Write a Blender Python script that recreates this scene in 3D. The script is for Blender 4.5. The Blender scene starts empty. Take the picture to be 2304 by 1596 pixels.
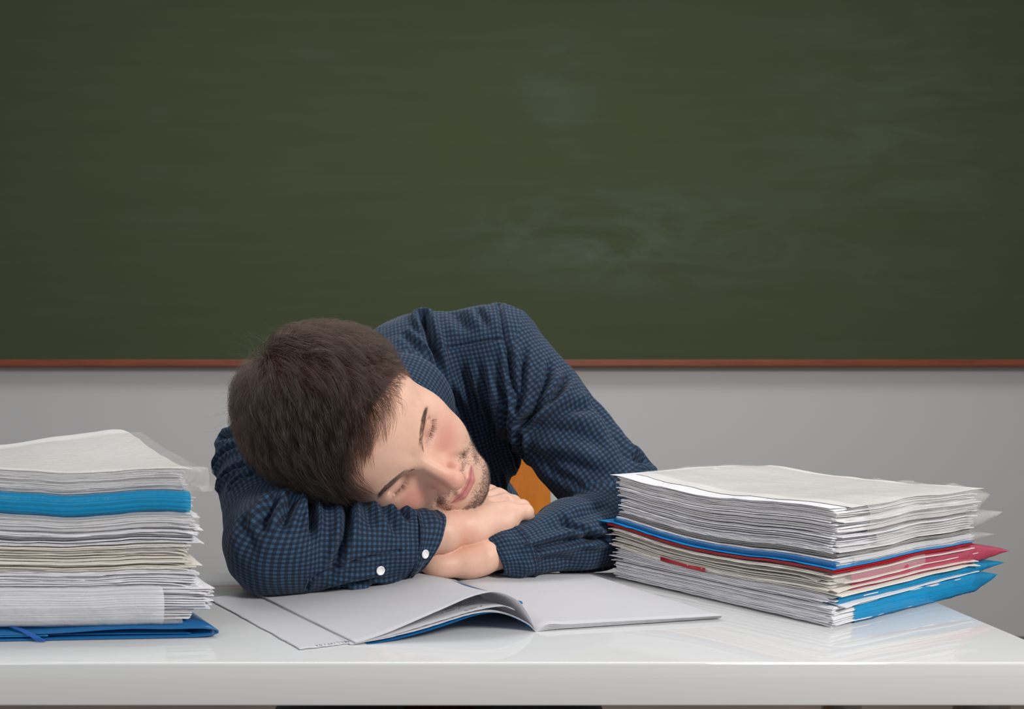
import bpy, math, random
import numpy as np
from mathutils import Vector
from mathutils.bvhtree import BVHTree

# ------------------------------------------------------------------ camera, world, lights, exposure
SC = bpy.context.scene
COL = SC.collection
ZT = 0.75                      # height of the desk top above the floor
F, CX, YH, H = 1800.0, 933.0, 860.0, 0.22   # focal length in px, principal point, camera height above desk
cam_data = bpy.data.cameras.new('camera')
cam = bpy.data.objects.new('camera', cam_data)
COL.objects.link(cam)
cam.location = (0, 0, ZT + H)
cam.rotation_euler = (math.pi / 2, 0, 0)
cam_data.sensor_width = 36.0
cam_data.lens = 36.0 * F / 2304.0
cam_data.shift_x = (1152.0 - CX) / 2304.0
cam_data.shift_y = (YH - 798.0) / 2304.0
cam_data.clip_start = 0.01
cam_data.dof.use_dof = True
cam_data.dof.focus_distance = 0.84
cam_data.dof.aperture_fstop = 9.0
SC.camera = cam
SC.view_settings.view_transform = 'Standard'
SC.view_settings.look = 'None'
SC.view_settings.exposure = 0.0
SC.view_settings.gamma = 1.0
SC.view_settings.use_curve_mapping = False

world = bpy.data.worlds.new('world')
SC.world = world
world.use_nodes = True
world.node_tree.nodes['Background'].inputs[0].default_value = (0.96, 0.975, 1.0, 1)
world.node_tree.nodes['Background'].inputs[1].default_value = 0.36


def area(name, loc, target, size, power, color=(1, 1, 1), sy=None):
    l = bpy.data.lights.new(name, 'AREA')
    l.energy = power
    l.color = color
    l.size = size
    if sy:
        l.shape = 'RECTANGLE'
        l.size_y = sy
    o = bpy.data.objects.new(name, l)
    COL.objects.link(o)
    o.location = loc
    o.rotation_euler = (Vector(target) - Vector(loc)).to_track_quat('-Z', 'Y').to_euler()
    return o


area('key_softbox', (1.35, -0.60, 2.00), (0.0, 0.9, 0.85), 0.45, 40.0, (1.0, 0.97, 0.93))
area('fill_softbox', (-1.5, -0.5, 1.6), (0.0, 0.9, 0.85), 1.1, 9.0, (0.96, 0.98, 1.0))
area('ceiling_panel', (0.35, 1.45, 2.85), (0.35, 1.45, 0.0), 3.4, 30.0, (1.0, 1.0, 1.0), 0.8)

# ------------------------------------------------------------------ helpers
RNG = np.random.default_rng(7)
random.seed(7)


def P(px, py, D):
    """point in desk coordinates (z = 0 on the desk top) seen at a picture position and depth"""
    return np.array([(px - CX) * D / F, D, H - (py - YH) * D / F])


def proj(w):
    w = np.asarray(w)
    return np.stack([CX + F * w[..., 0] / w[..., 1], YH - F * (w[..., 2] - H) / w[..., 1]], -1)


def nrm(v):
    v = np.asarray(v, float)
    return v / (np.linalg.norm(v, axis=-1, keepdims=True) + 1e-12)


def empty(name, label=None, cat=None, group=None, loc=(0, 0, 0)):
    o = bpy.data.objects.new(name, None)
    COL.objects.link(o)
    o.location = loc
    o.empty_display_size = 0.05
    tag(o, label, cat, group)
    return o


def tag(o, label=None, cat=None, group=None, kind=None):
    if label:
        o['label'] = label
    if cat:
        o['category'] = cat
    if group:
        o['group'] = group
    if kind:
        o['kind'] = kind
    return o


def mk(name, V, Fc, mat, parent=None, smooth=True, z=ZT, mats=None, midx=None):
    """link one mesh object; V in desk coordinates (z offset added), Fc (n,4) or (n,3) or list"""
    V = np.asarray(V, np.float32).reshape(-1, 3).copy()
    V[:, 2] += z
    if parent is not None:
        V -= np.array(parent.location, np.float32)
    me = bpy.data.meshes.new(name)
    if isinstance(Fc, np.ndarray):
        n, k = Fc.shape
        me.vertices.add(len(V))
        me.vertices.foreach_set('co', V.ravel())
        me.loops.add(n * k)
        me.loops.foreach_set('vertex_index', Fc.astype(np.int32).ravel())
        me.polygons.add(n)
        me.polygons.foreach_set('loop_start', np.arange(0, n * k, k, dtype=np.int32))
        me.polygons.foreach_set('loop_total', np.full(n, k, np.int32))
        me.update(calc_edges=True)
    else:
        me.from_pydata(V.tolist(), [], Fc)
        me.update()
    me.polygons.foreach_set('use_smooth', np.full(len(me.polygons), smooth, bool))
    for m in (mats or [mat]):
        me.materials.append(m)
    if midx is not None:
        me.polygons.foreach_set('material_index', np.asarray(midx, np.int32))
    o = bpy.data.objects.new(name, me)
    COL.objects.link(o)
    if parent is not None:
        o.parent = parent
    return o


def box(x0, x1, y0, y1, z0, z1, bev=0.0, seg=3):
    """bevelled box -> (V, F list)"""
    import bmesh
    bm = bmesh.new()
    bmesh.ops.create_cube(bm, size=1.0)
    for v in bm.verts:
        v.co = Vector(((x0 + x1) / 2 + v.co.x * (x1 - x0), (y0 + y1) / 2 + v.co.y * (y1 - y0),
                       (z0 + z1) / 2 + v.co.z * (z1 - z0)))
    if bev > 0:
        bmesh.ops.bevel(bm, geom=list(bm.edges), offset=bev, segments=seg, profile=0.5, affect='EDGES')
    V = np.array([v.co[:] for v in bm.verts])
    Fc = [[v.index for v in f.verts] for f in bm.faces]
    bm.free()
    return V, Fc


def join(parts):
    Vs, Fs, n = [], [], 0
    for V, Fc in parts:
        V = np.asarray(V)
        Vs.append(V)
        Fs += [[i + n for i in f] for f in (Fc.tolist() if isinstance(Fc, np.ndarray) else Fc)]
        n += len(V)
    return np.concatenate(Vs), Fs


def grid_faces(n, m, wrap=False, off=0):
    """quads for an n x m vertex grid; wrap closes the second direction"""
    i = np.arange(n - 1)[:, None]
    j = np.arange(m if wrap else m - 1)[None, :]
    j2 = (j + 1) % m
    return np.stack([i * m + j, (i + 1) * m + j, (i + 1) * m + j2, i * m + j2], -1).reshape(-1, 4) + off


def tube(path, rad, nseg=12, cap=True):
    path = np.asarray(path, float)
    rad = np.broadcast_to(np.asarray(rad, float), (len(path),))
    T = nrm(np.gradient(path, axis=0))
    up = np.array([0, 0, 1.0]) if abs(T[0, 2]) < 0.9 else np.array([1.0, 0, 0])
    V = []
    a = np.linspace(0, 2 * np.pi, nseg, endpoint=False)
    n0 = nrm(np.cross(T[0], up))
    for p, t, r in zip(path, T, rad):
        n0 = nrm(n0 - t * (n0 @ t))
        b = np.cross(t, n0)
        V.append(p + r * (np.cos(a)[:, None] * n0 + np.sin(a)[:, None] * b))
    V = np.concatenate(V)
    Fc = grid_faces(len(path), nseg, True)[:, ::-1].tolist()
    if cap:
        Fc.append(list(range(nseg)))
        Fc.append(list(range(len(V) - 1, len(V) - nseg - 1, -1)))
    return V, Fc


# ------------------------------------------------------------------ smooth value noise (numpy)
_NT = np.random.default_rng(11).random((32, 32, 32)).astype(np.float32) * 2 - 1


def noise3(p):
    p = np.asarray(p, np.float32)
    i = np.floor(p).astype(np.int64)
    f = p - i
    f = f * f * (3 - 2 * f)
    i &= 31
    j = (i + 1) & 31
    x0, y0, z0 = i[..., 0], i[..., 1], i[..., 2]
    x1, y1, z1 = j[..., 0], j[..., 1], j[..., 2]
    fx, fy, fz = f[..., 0], f[..., 1], f[..., 2]
    c00 = _NT[x0, y0, z0] * (1 - fx) + _NT[x1, y0, z0] * fx
    c10 = _NT[x0, y1, z0] * (1 - fx) + _NT[x1, y1, z0] * fx
    c01 = _NT[x0, y0, z1] * (1 - fx) + _NT[x1, y0, z1] * fx
    c11 = _NT[x0, y1, z1] * (1 - fx) + _NT[x1, y1, z1] * fx
    return (c00 * (1 - fy) + c10 * fy) * (1 - fz) + (c01 * (1 - fy) + c11 * fy) * fz


# ------------------------------------------------------------------ materials
class NT:
    def __init__(self, name):
        self.m = bpy.data.materials.new(name)
        self.m.use_nodes = True
        self.t = self.m.node_tree
        self.b = self.t.nodes['Principled BSDF']
        self.out = self.t.nodes['Material Output']

    def n(self, typ, **kw):
        nd = self.t.nodes.new(typ)
        for k, v in kw.items():
            if k.startswith('i_'):
                key = k[2:]
                key = int(key) if key.isdigit() else key.replace('_', ' ')
                if isinstance(v, bpy.types.NodeSocket):
                    self.t.links.new(v, nd.inputs[key])
                else:
                    nd.inputs[key].default_value = v
            else:
                setattr(nd, k, v)
        return nd

    def link(self, a, b):
        self.t.links.new(a, b)

    def math(self, op, a, b=None, c=None, clamp=False):
        nd = self.t.nodes.new('ShaderNodeMath')
        nd.operation = op
        nd.use_clamp = clamp
        for k, v in enumerate((a, b, c)):
            if v is None:
                continue
            if isinstance(v, bpy.types.NodeSocket):
                self.t.links.new(v, nd.inputs[k])
            else:
                nd.inputs[k].default_value = v
        return nd.outputs[0]

    def mix(self, f, a, b, blend='MIX'):
        nd = self.t.nodes.new('ShaderNodeMix')
        nd.data_type = 'RGBA'
        nd.blend_type = blend
        for k, v in ((0, f), (6, a), (7, b)):
            if isinstance(v, bpy.types.NodeSocket):
                self.t.links.new(v, nd.inputs[k])
            elif k == 0:
                nd.inputs[k].default_value = v
            else:
                nd.inputs[k].default_value = (*v[:3], 1)
        return nd.outputs[2]

    def ramp(self, f, stops):
        nd = self.t.nodes.new('ShaderNodeValToRGB')
        self.t.links.new(f, nd.inputs[0])
        els = nd.color_ramp.elements
        while len(els) < len(stops):
            els.new(0.5)
        for e, (p, c) in zip(els, stops):
            e.position = p
            e.color = (*c[:3], 1) if not np.isscalar(c) else (c, c, c, 1)
        return nd.outputs[0]

    def noise(self, scale, detail=4, rough=0.55, vec=None, dist=0.0):
        nd = self.t.nodes.new('ShaderNodeTexNoise')
        nd.inputs['Scale'].default_value = scale
        nd.inputs['Detail'].default_value = detail
        nd.inputs['Roughness'].default_value = rough
        nd.inputs['Distortion'].default_value = dist
        if vec is None:
            vec = self.obj()
        self.t.links.new(vec, nd.inputs['Vector'])
        return nd.outputs[0]

    def obj(self, scale=None):
        tc = self.t.nodes.new('ShaderNodeTexCoord')
        if scale is None:
            return tc.outputs['Object']
        mp = self.t.nodes.new('ShaderNodeMapping')
        mp.inputs['Scale'].default_value = scale
        self.t.links.new(tc.outputs['Object'], mp.inputs['Vector'])
        return mp.outputs[0]

    def bump(self, h, strength, dist=0.001, normal=None):
        nd = self.t.nodes.new('ShaderNodeBump')
        nd.inputs['Strength'].default_value = strength
        nd.inputs['Distance'].default_value = dist
        self.t.links.new(h, nd.inputs['Height'])
        if normal is not None:
            self.t.links.new(normal, nd.inputs['Normal'])
        return nd.outputs[0]

    def set(self, **kw):
        for k, v in kw.items():
            key = {'color': 'Base Color', 'rough': 'Roughness', 'spec': 'Specular IOR Level', 'metal': 'Metallic',
                   'normal': 'Normal', 'alpha': 'Alpha', 'coat': 'Coat Weight', 'coatr': 'Coat Roughness',
                   'sss': 'Subsurface Weight', 'sssr': 'Subsurface Radius', 'ssss': 'Subsurface Scale',
                   'sheen': 'Sheen Weight', 'trans': 'Transmission Weight', 'ior': 'IOR', 'sheenr': 'Sheen Roughness'}[k]
            s = self.b.inputs[key]
            if isinstance(v, bpy.types.NodeSocket):
                self.t.links.new(v, s)
            elif k == 'color':
                s.default_value = (*v[:3], 1)
            else:
                s.default_value = v
        return self.m


def srgb(r, g, b):
    f = lambda c: (c / 255 / 12.92) if c / 255 <= 0.04045 else ((c / 255 + 0.055) / 1.055) ** 2.4
    return (f(r), f(g), f(b))


def simple(name, col, rough=0.6, **kw):
    n = NT(name)
    return n.set(color=col, rough=rough, **kw)


# ---- setting
n = NT('grey_wall_paint')
M_WALL = n.set(color=n.mix(n.math('MULTIPLY', n.noise(1.3, 3), 0.25), (0.555, 0.555, 0.557), (0.535, 0.535, 0.54)), rough=0.9)
n = NT('floor_laminate')
fw = n.noise(3.0, 6, 0.6, n.obj((1, 9, 1)))
M_FLOOR = n.set(color=n.ramp(fw, [(0.3, (0.10, 0.07, 0.055)), (0.7, (0.17, 0.12, 0.09))]), rough=0.45)
n = NT('chalkboard_green')
v1 = n.noise(1.2, 5, 0.6, n.obj((1.0, 1.0, 1.6)), 0.6)
v2 = n.noise(2.6, 7, 0.62, n.obj((0.55, 1.0, 2.4)), 1.2)
sm = n.math('MULTIPLY', n.ramp(v1, [(0.50, 0.0), (0.75, 1.0)]), n.ramp(v2, [(0.48, 0.0), (0.78, 1.0)]))
base = n.mix(n.ramp(n.noise(5, 4, 0.6, n.obj((0.35, 1, 5))), [(0.3, 0.0), (0.7, 1.0)]), (0.052, 0.066, 0.031), (0.057, 0.073, 0.035))
sx_ = n.n('ShaderNodeSeparateXYZ')
n.link(n.obj(), sx_.inputs[0])


def patch(cx_, cz_, rx_, rz_):
    a_ = n.math('POWER', n.math('DIVIDE', n.math('SUBTRACT', sx_.outputs[0], cx_), rx_), 2.0)
    b_ = n.math('POWER', n.math('DIVIDE', n.math('SUBTRACT', sx_.outputs[2], cz_), rz_), 2.0)
    return n.math('POWER', 2.718, n.math('MULTIPLY', n.math('ADD', a_, b_), -1.0))


# old chalk wiped off here and there, most of it right of the middle
v3 = n.noise(3.2, 8, 0.6, n.obj((0.8, 1.0, 2.6)), 0.8)
wipe = n.math('ADD', n.math('ADD', patch(.42, .50, .55, .16), n.math('MULTIPLY', patch(.18, 1.05, .16, .30), .45)), n.math('MULTIPLY', patch(1.5, .9, .5, .5), .5))
wipe = n.math('MULTIPLY', wipe, n.ramp(v3, [(0.40, 0.0), (0.66, 1.0)]))
tot = n.math('ADD', n.math('MULTIPLY', sm, 0.40), n.math('MULTIPLY', wipe, 0.75), None, True)
M_BOARD = n.set(color=n.mix(tot, base, (0.088, 0.125, 0.098)), rough=0.85, spec=0.2)
n = NT('board_frame_wood')
M_BFRAME = n.set(color=n.ramp(n.noise(6, 5, 0.6, n.obj((1, 1, 12))), [(0.3, (0.15, 0.035, 0.012)), (0.75, (0.24, 0.060, 0.020))]), rough=0.5)
n = NT('white_lacquer')
M_DESK = n.set(color=n.mix(n.math('MULTIPLY', n.noise(140, 2), 0.04), (0.62, 0.625, 0.63), (0.55, 0.55, 0.55)), rough=0.03, spec=0.85, coat=0.0)
M_STEEL = simple('desk_leg_steel', (0.55, 0.55, 0.56), 0.3, metal=1.0)
n = NT('chair_wood_orange')
M_CHAIR = n.set(color=n.ramp(n.noise(9, 7, 0.65, n.obj((5, 5, 0.8))), [(0.25, (0.52, 0.150, 0.012)), (0.7, (0.66, 0.215, 0.022))]),
                rough=0.35, coat=0.3)

# ---- paper and plastic
def paper_mat(name, c0, c1, fibre=0.25):
    n = NT(name)
    at = n.n('ShaderNodeAttribute', attribute_name='tone')
    c = n.mix(at.outputs['Fac'], c0, c1)
    bp = n.bump(n.noise(900, 3, 0.6), fibre, 0.0002)
    return n.set(color=c, rough=0.85, spec=0.15, normal=bp)


M_PAPER = paper_mat('white_paper', (0.80, 0.80, 0.83), (0.70, 0.68, 0.67))
M_CREAM = paper_mat('cream_paper', (0.76, 0.73, 0.68), (0.66, 0.62, 0.56))
M_TOPSHEET = paper_mat('top_sheet_paper', (0.63, 0.615, 0.60), (0.60, 0.585, 0.57))
M_NOTE = paper_mat('notebook_paper', (0.63, 0.63, 0.66), (0.63, 0.63, 0.66))


def translucent(m, col, f):
    t = m.node_tree
    b, out = t.nodes['Principled BSDF'], t.nodes['Material Output']
    tl = t.nodes.new('ShaderNodeBsdfTranslucent')
    tl.inputs[0].default_value = (*col, 1)
    mx = t.nodes.new('ShaderNodeMixShader')
    mx.inputs[0].default_value = f
    t.links.new(b.outputs[0], mx.inputs[1])
    t.links.new(tl.outputs[0], mx.inputs[2])
    t.links.new(mx.outputs[0], out.inputs[0])
    return m


translucent(M_NOTE, (0.84, 0.84, 0.88), 0.20)
M_WHITE = paper_mat('bright_paper', (0.77, 0.775, 0.81), (0.70, 0.69, 0.70))
M_INK = simple('blue_black_ink', (0.03, 0.035, 0.12), 0.6)


def plastic(name, col, body=0.35, rough=0.16, diffcol=None, wrinkle=0.5):
    """translucent polypropylene film: tinted see-through, part milky, glossy"""
    n = NT(name)
    tr = n.n('ShaderNodeBsdfTransparent')
    tr.inputs[0].default_value = (*col, 1)
    mix = n.n('ShaderNodeMixShader')
    mix.inputs[0].default_value = body
    w = n.bump(n.noise(55, 4, 0.6, None, 1.0), wrinkle, 0.003, n.bump(n.noise(1500, 2), 0.15, 0.0002))
    n.set(color=diffcol or col, rough=rough, spec=0.6, normal=w)
    n.link(tr.outputs[0], mix.inputs[1])
    n.link(n.b.outputs[0], mix.inputs[2])
    n.link(mix.outputs[0], n.out.inputs[0])
    return n.m


M_CLEAR = plastic('clear_film', (0.97, 0.965, 0.96), 0.22, 0.08, (0.80, 0.79, 0.78), 0.8)
M_MILKY = plastic('milky_film', (0.96, 0.96, 0.97), 0.50, 0.25, (0.84, 0.84, 0.86), 0.5)
M_BLUEFILM = plastic('blue_film', (0.08, 0.56, 0.86), 0.42, 0.22, (0.02, 0.40, 0.72), 0.35)
M_PINKFILM = plastic('pink_film', (0.86, 0.26, 0.36), 0.46, 0.22, (0.66, 0.13, 0.22), 0.35)
M_BLUECARD = simple('blue_folder_plastic', (0.008, 0.105, 0.28), 0.28)
M_BLUECOVER = translucent(simple('blue_cover_film', (0.01, 0.16, 0.36), 0.3), (0.02, 0.36, 0.72), 0.5)
M_BLUEEDGE = simple('bright_blue_plastic_edge', (0.01, 0.27, 0.62), 0.3)
M_REDCARD = simple('red_folder_plastic', (0.36, 0.012, 0.022), 0.3)
M_GREYCARD = simple('grey_folder_sheet', (0.36, 0.355, 0.35), 0.5)
M_ELASTIC = simple('blue_elastic_cord', (0.008, 0.09, 0.36), 0.7)

# ---- man
def skin_mat():
    n = NT('skin')
    at = n.n('ShaderNodeVertexColor', layer_name='tint')
    c = at.outputs[0]
    fine = n.noise(700, 3, 0.6)
    c = n.mix(n.math('MULTIPLY', n.ramp(n.noise(160, 4, 0.6), [(0.35, 0.0), (0.7, 1.0)]), 0.16), c, (0.62, 0.24, 0.18))
    bp = n.bump(n.noise(480, 4, 0.65), 0.16, 0.0006, n.bump(n.noise(1600, 2), 0.15, 0.0002))
    return n.set(color=c, rough=n.ramp(fine, [(0.3, 0.42), (0.7, 0.56)]), spec=0.42, sss=0.15, sssr=(1.0, 0.30, 0.16), ssss=0.004, normal=bp)


def cloth_mat(name, period=0.0053):
    n = NT(name)
    uv = n.n('ShaderNodeUVMap', uv_map='cloth')
    sep = n.n('ShaderNodeSeparateXYZ')
    n.link(uv.outputs[0], sep.inputs[0])

    def stripe(s):
        a = n.math('FRACT', n.math('DIVIDE', s, period))
        d = n.math('ABSOLUTE', n.math('SUBTRACT', a, 0.5))          # 0 centre .5 edge
        return n.math('SMOOTH_MIN', n.math('MAXIMUM', n.math('MULTIPLY', n.math('SUBTRACT', 0.265, d), 18.0), 0.0), 1.0, 0.2)
    su, sv = stripe(sep.outputs[0]), stripe(sep.outputs[1])
    s = n.math('MULTIPLY', n.math('ADD', su, sv), 0.5, None, True)
    # fine thread variation along both directions
    th = n.n('ShaderNodeTexNoise')
    mp = n.n('ShaderNodeMapping')
    mp.inputs['Scale'].default_value = (2600, 500, 1)
    n.link(uv.outputs[0], mp.inputs[0])
    n.link(mp.outputs[0], th.inputs['Vector'])
    th.inputs['Scale'].default_value = 1.0
    th.inputs['Detail'].default_value = 2
    c = n.ramp(s, [(0.0, (0.0034, 0.0076, 0.0180)), (0.5, (0.0098, 0.0255, 0.0560)), (1.0, (0.030, 0.072, 0.137))])
    c = n.mix(n.math('MULTIPLY', n.math('SUBTRACT', th.outputs[0], 0.35), 0.5, None, True), c, (0.05, 0.085, 0.14))
    bp = n.bump(th.outputs[0], 0.25, 0.0003)
    return n.set(color=c, rough=0.8, spec=0.25, sheen=0.08, normal=bp)


M_SKIN = skin_mat()
M_CLOTH = cloth_mat('blue_gingham_cotton')
M_THREAD = simple('navy_sewing_thread', (0.004, 0.007, 0.018), 0.8)
M_BUTTON = simple('white_shirt_button', (0.80, 0.80, 0.80), 0.25)
M_TROUSER = simple('dark_trouser_cloth', (0.012, 0.013, 0.018), 0.85)
M_SHOE = simple('black_shoe_leather', (0.01, 0.01, 0.01), 0.4)


def hair_mat(name, col, rough=0.32, spec=0.5):
    n = NT(name)
    hi = n.n('ShaderNodeHairInfo')
    c = n.mix(hi.outputs['Random'], tuple(x * 0.5 for x in col), tuple(x * 1.6 for x in col))
    hb = n.n('ShaderNodeBsdfHairPrincipled')
    n.link(c, hb.inputs['Color'])
    hb.inputs['Roughness'].default_value = rough
    hb.inputs['Radial Roughness'].default_value = 0.4
    n.link(hb.outputs[0], n.out.inputs[0])
    return n.m


M_HAIR = hair_mat('dark_brown_hair', (0.0120, 0.0060, 0.0037))
M_BROW = hair_mat('dark_brow_hair', (0.007, 0.005, 0.004))
M_STUB = hair_mat('beard_stubble_hair', (0.006, 0.0045, 0.004))

# ------------------------------------------------------------------ the room
DW = 3.05                       # distance of the back wall
V, Fc = box(-7.0, 7.5, DW, DW + 0.15, 0, 3.1)
tag(mk('wall_back', V, Fc, M_WALL, None, False, 0), kind='structure')
V, Fc = box(-7.0, 7.5, -1.8, DW, -0.1, 0)
tag(mk('floor', V, Fc, M_FLOOR, None, False, 0), kind='structure')

board = empty('chalkboard', 'large dark green chalkboard with a thin reddish-brown frame on the grey wall', 'chalkboard', loc=(0.35, DW, 1.0))
bz0 = ZT + H + (860 - 826) * DW / F
bx0, bx1, bz1 = -2.3, 3.0, 2.62
V, Fc = box(bx0 + .02, bx1 - .02, DW - 0.055, DW - 0.004, bz0 + .024, bz1 - .02, 0.0)
mk('writing_surface', V, Fc, M_BOARD, board, False, 0)
for (a, b, c, d) in ((bx0, bx1, bz0, bz0 + .027), (bx0, bx1, bz1 - .03, bz1), (bx0, bx0 + .03, bz0 + .027, bz1 - .03), (bx1 - .03, bx1, bz0 + .027, bz1 - .03)):
    V, Fc = box(a, b, DW - 0.068, DW, c, d, 0.004, 2)
    mk('frame_rail', V, Fc, M_BFRAME, board, False, 0)

# ------------------------------------------------------------------ desk and chair
DX0, DX1, DY0, DY1, DT = -0.80, 0.522, 0.627, 0.925, 0.0345
desk = empty('desk', 'glossy white desk with a thick front edge carrying both paper stacks', 'desk', loc=(-.14, .78, 0))
V, Fc = box(DX0, DX1, DY0, DY1, -DT, 0, 0.0022, 4)
mk('tabletop', V, Fc, M_DESK, desk, True)
for x in (DX0 + .05, DX1 - .05):
    for y in (DY0 + .04, DY1 - .04):
        V, Fc = tube([(x, y, 0.0), (x, y, 0.03), (x, y, ZT - DT)], [.022, .02, .02], 20)
        mk('leg', V, Fc, M_STEEL, desk, True, 0)

chair = empty('chair', 'orange-brown wooden chair the sleeping man sits on', 'chair', loc=(0.055, 1.5, 0))
V, Fc = box(-.165, .275, 1.16, 1.60, .412, .442, .01, 3)
mk('seat', V, Fc, M_CHAIR, chair, True, 0)
bp_ = []
nn = 17
for k in range(nn):
    x = -.155 + .423 * k / (nn - 1)
    bow = .02 * (1 - (2 * k / (nn - 1) - 1) ** 2)
    for (dy, z) in ((0, .60), (0, .88), (.016, .88), (.016, .60)):
        bp_.append((x, 1.56 + bow + dy + (z - .6) * .12, z))
bp_ = np.array(bp_)
Fb = grid_faces(nn, 4, True).tolist() + [[0, 1, 2, 3], [4 * nn - 1, 4 * nn - 2, 4 * nn - 3, 4 * nn - 4]]
mk('backrest', bp_, Fb, M_CHAIR, chair, False, 0)
for x in (-.135, .245):
    V, Fc = box(x - .014, x + .014, 1.585, 1.612, .0, .86, .004, 2)
    V[:, 1] += np.maximum(V[:, 2] - .45, 0) * .12
    mk('back_post', V, Fc, M_CHAIR, chair, False, 0)
    V, Fc = box(x - .018, x + .018, 1.18, 1.216, .0, .413, .004, 2)
    mk('leg', V, Fc, M_CHAIR, chair, False, 0)
for x in (-.135, .245):
    V, Fc = box(x - .009, x + .009, 1.216, 1.587, .2, .235, .003, 2)
    mk('stretcher', V, Fc, M_CHAIR, chair, False, 0)
# ------------------------------------------------------------------ signed distance modelling (numpy) and surface nets
def smin(a, b, k):
    h = np.maximum(k - np.abs(a - b), 0) / k
    return np.minimum(a, b) - h * h * k * 0.25


def smax(a, b, k):
    return -smin(-a, -b, k)


def sph(p, c, r):
    return np.sqrt(((p - np.asarray(c, np.float32)) ** 2).sum(-1)) - r


def ell(p, c, r, R=None):
    q = p - np.asarray(c, np.float32)
    if R is not None:
        q = q @ np.asarray(R, np.float32)
    r = np.asarray(r, np.float32)
    k0 = np.sqrt(((q / r) ** 2).sum(-1))
    k1 = np.sqrt(((q / (r * r)) ** 2).sum(-1)) + 1e-9
    return k0 * (k0 - 1) / k1


def cone(p, a, b, ra, rb):
    a = np.asarray(a, np.float32)
    b = np.asarray(b, np.float32)
    ba = b - a
    t = np.clip(((p - a) @ ba) / (ba @ ba), 0, 1)
    d = p - a - t[..., None] * ba
    return np.sqrt((d * d).sum(-1)) - (ra + (rb - ra) * t)


def basis(x, y):
    """rotation with columns x, y', z (orthonormalised)"""
    x = nrm(x)
    z = nrm(np.cross(x, y))
    return np.stack([x, np.cross(z, x), z], 1)


def nets(f, lo, hi, h, b=16, slack=1.25):
    lo = np.asarray(lo, np.float64)
    nb = np.ceil((np.asarray(hi) - lo) / (h * b)).astype(int)
    idx = np.stack(np.meshgrid(*[np.arange(k) for k in nb], indexing='ij'), -1).reshape(-1, 3)
    cen = lo + (idx + 0.5) * h * b
    v = np.abs(f(cen.astype(np.float32)))
    idx = idx[v < h * b * 0.87 * slack + 0.004]
    Nn = nb * b + 2
    ar = np.arange(b + 1)
    loc = np.stack(np.meshgrid(ar, ar, ar, indexing='ij'), -1)
    vid, vpos, quads = [], [], []
    cr = np.array([[i, j, k] for i in (0, 1) for j in (0, 1) for k in (0, 1)])
    edges = [(i, j) for i in range(8) for j in range(i + 1, 8) if np.abs(cr[i] - cr[j]).sum() == 1]
    for s in range(0, len(idx), 96):
        blk = idx[s:s + 96]
        g = blk[:, None, None, None, :] * b + loc
        val = f((lo + g * h).astype(np.float32).reshape(-1, 3)).reshape(len(blk), b + 1, b + 1, b + 1)
        sg = val < 0
        C = [val[:, i:i + b, j:j + b, k:k + b] for i, j, k in cr]
        ns = sum(c < 0 for c in C)
        act = (ns > 0) & (ns < 8)
        w = np.nonzero(act)
        cv = np.stack([c[w] for c in C], 1)
        acc = np.zeros((len(cv), 3))
        cnt = np.zeros(len(cv))
        for i, j in edges:
            m = (cv[:, i] < 0) != (cv[:, j] < 0)
            t = cv[:, i] / np.where(m, cv[:, i] - cv[:, j], 1)
            acc += np.where(m[:, None], cr[i] + t[:, None] * (cr[j] - cr[i]), 0)
            cnt += m
        base = blk[w[0]] * b + np.stack(w[1:], 1)
        vid.append((base[:, 0] * Nn[1] + base[:, 1]) * Nn[2] + base[:, 2])
        vpos.append(lo + (base + acc / cnt[:, None]) * h)
        for a in range(3):
            sl0 = [slice(0, b)] * 3
            sl1 = [slice(0, b)] * 3
            sl1[a] = slice(1, b + 1)
            s0, s1 = sg[(slice(None), *sl0)], sg[(slice(None), *sl1)]
            q = np.nonzero(s0 != s1)
            if not len(q[0]):
                continue
            gb = blk[q[0]] * b + np.stack(q[1:], 1)
            flip = s0[q]
            u, w2 = (a + 1) % 3, (a + 2) % 3
            cells = []
            for du, dw in ((0, 0), (-1, 0), (-1, -1), (0, -1)):
                c = gb.copy()
                c[:, u] += du
                c[:, w2] += dw
                cells.append((c[:, 0] * Nn[1] + c[:, 1]) * Nn[2] + c[:, 2])
            Q = np.stack(cells, 1)
            Q[~flip] = Q[~flip][:, ::-1]
            quads.append(Q)
    vid = np.concatenate(vid)
    vpos = np.concatenate(vpos)
    Q = np.concatenate(quads)
    o = np.argsort(vid)
    vid, vpos = vid[o], vpos[o]
    ix = np.clip(np.searchsorted(vid, Q), 0, len(vid) - 1)
    ok = (vid[ix] == Q).all(1)
    return vpos, ix[ok].astype(np.int32)


def relax(f, V, it=2, step=0.7, lim=0.0015):
    I3 = np.eye(3, dtype=np.float32) * 0.0004
    for _ in range(it):
        Vf = V.astype(np.float32)
        d = f(Vf)
        g = np.stack([f(Vf + I3[i]) - d for i in range(3)], 1) / 0.0004
        mv = g * (d / np.maximum((g * g).sum(1), 0.15))[:, None] * step
        l = np.linalg.norm(mv, axis=1, keepdims=True)
        V = V - mv * np.minimum(1, lim / (l + 1e-12))
    return V


def smooth_verts(V, Q, it=1, lam=0.5):
    n = len(V)
    a = np.concatenate([Q[:, 0], Q[:, 1], Q[:, 2], Q[:, 3]])
    b = np.concatenate([Q[:, 1], Q[:, 2], Q[:, 3], Q[:, 0]])
    for _ in range(it):
        cnt = np.bincount(a, minlength=n) + np.bincount(b, minlength=n)
        S = np.stack([np.bincount(a, V[b, k], n) + np.bincount(b, V[a, k], n) for k in range(3)], 1)
        V = V + lam * (S / np.maximum(cnt, 1)[:, None] - V)
    return V


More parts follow.
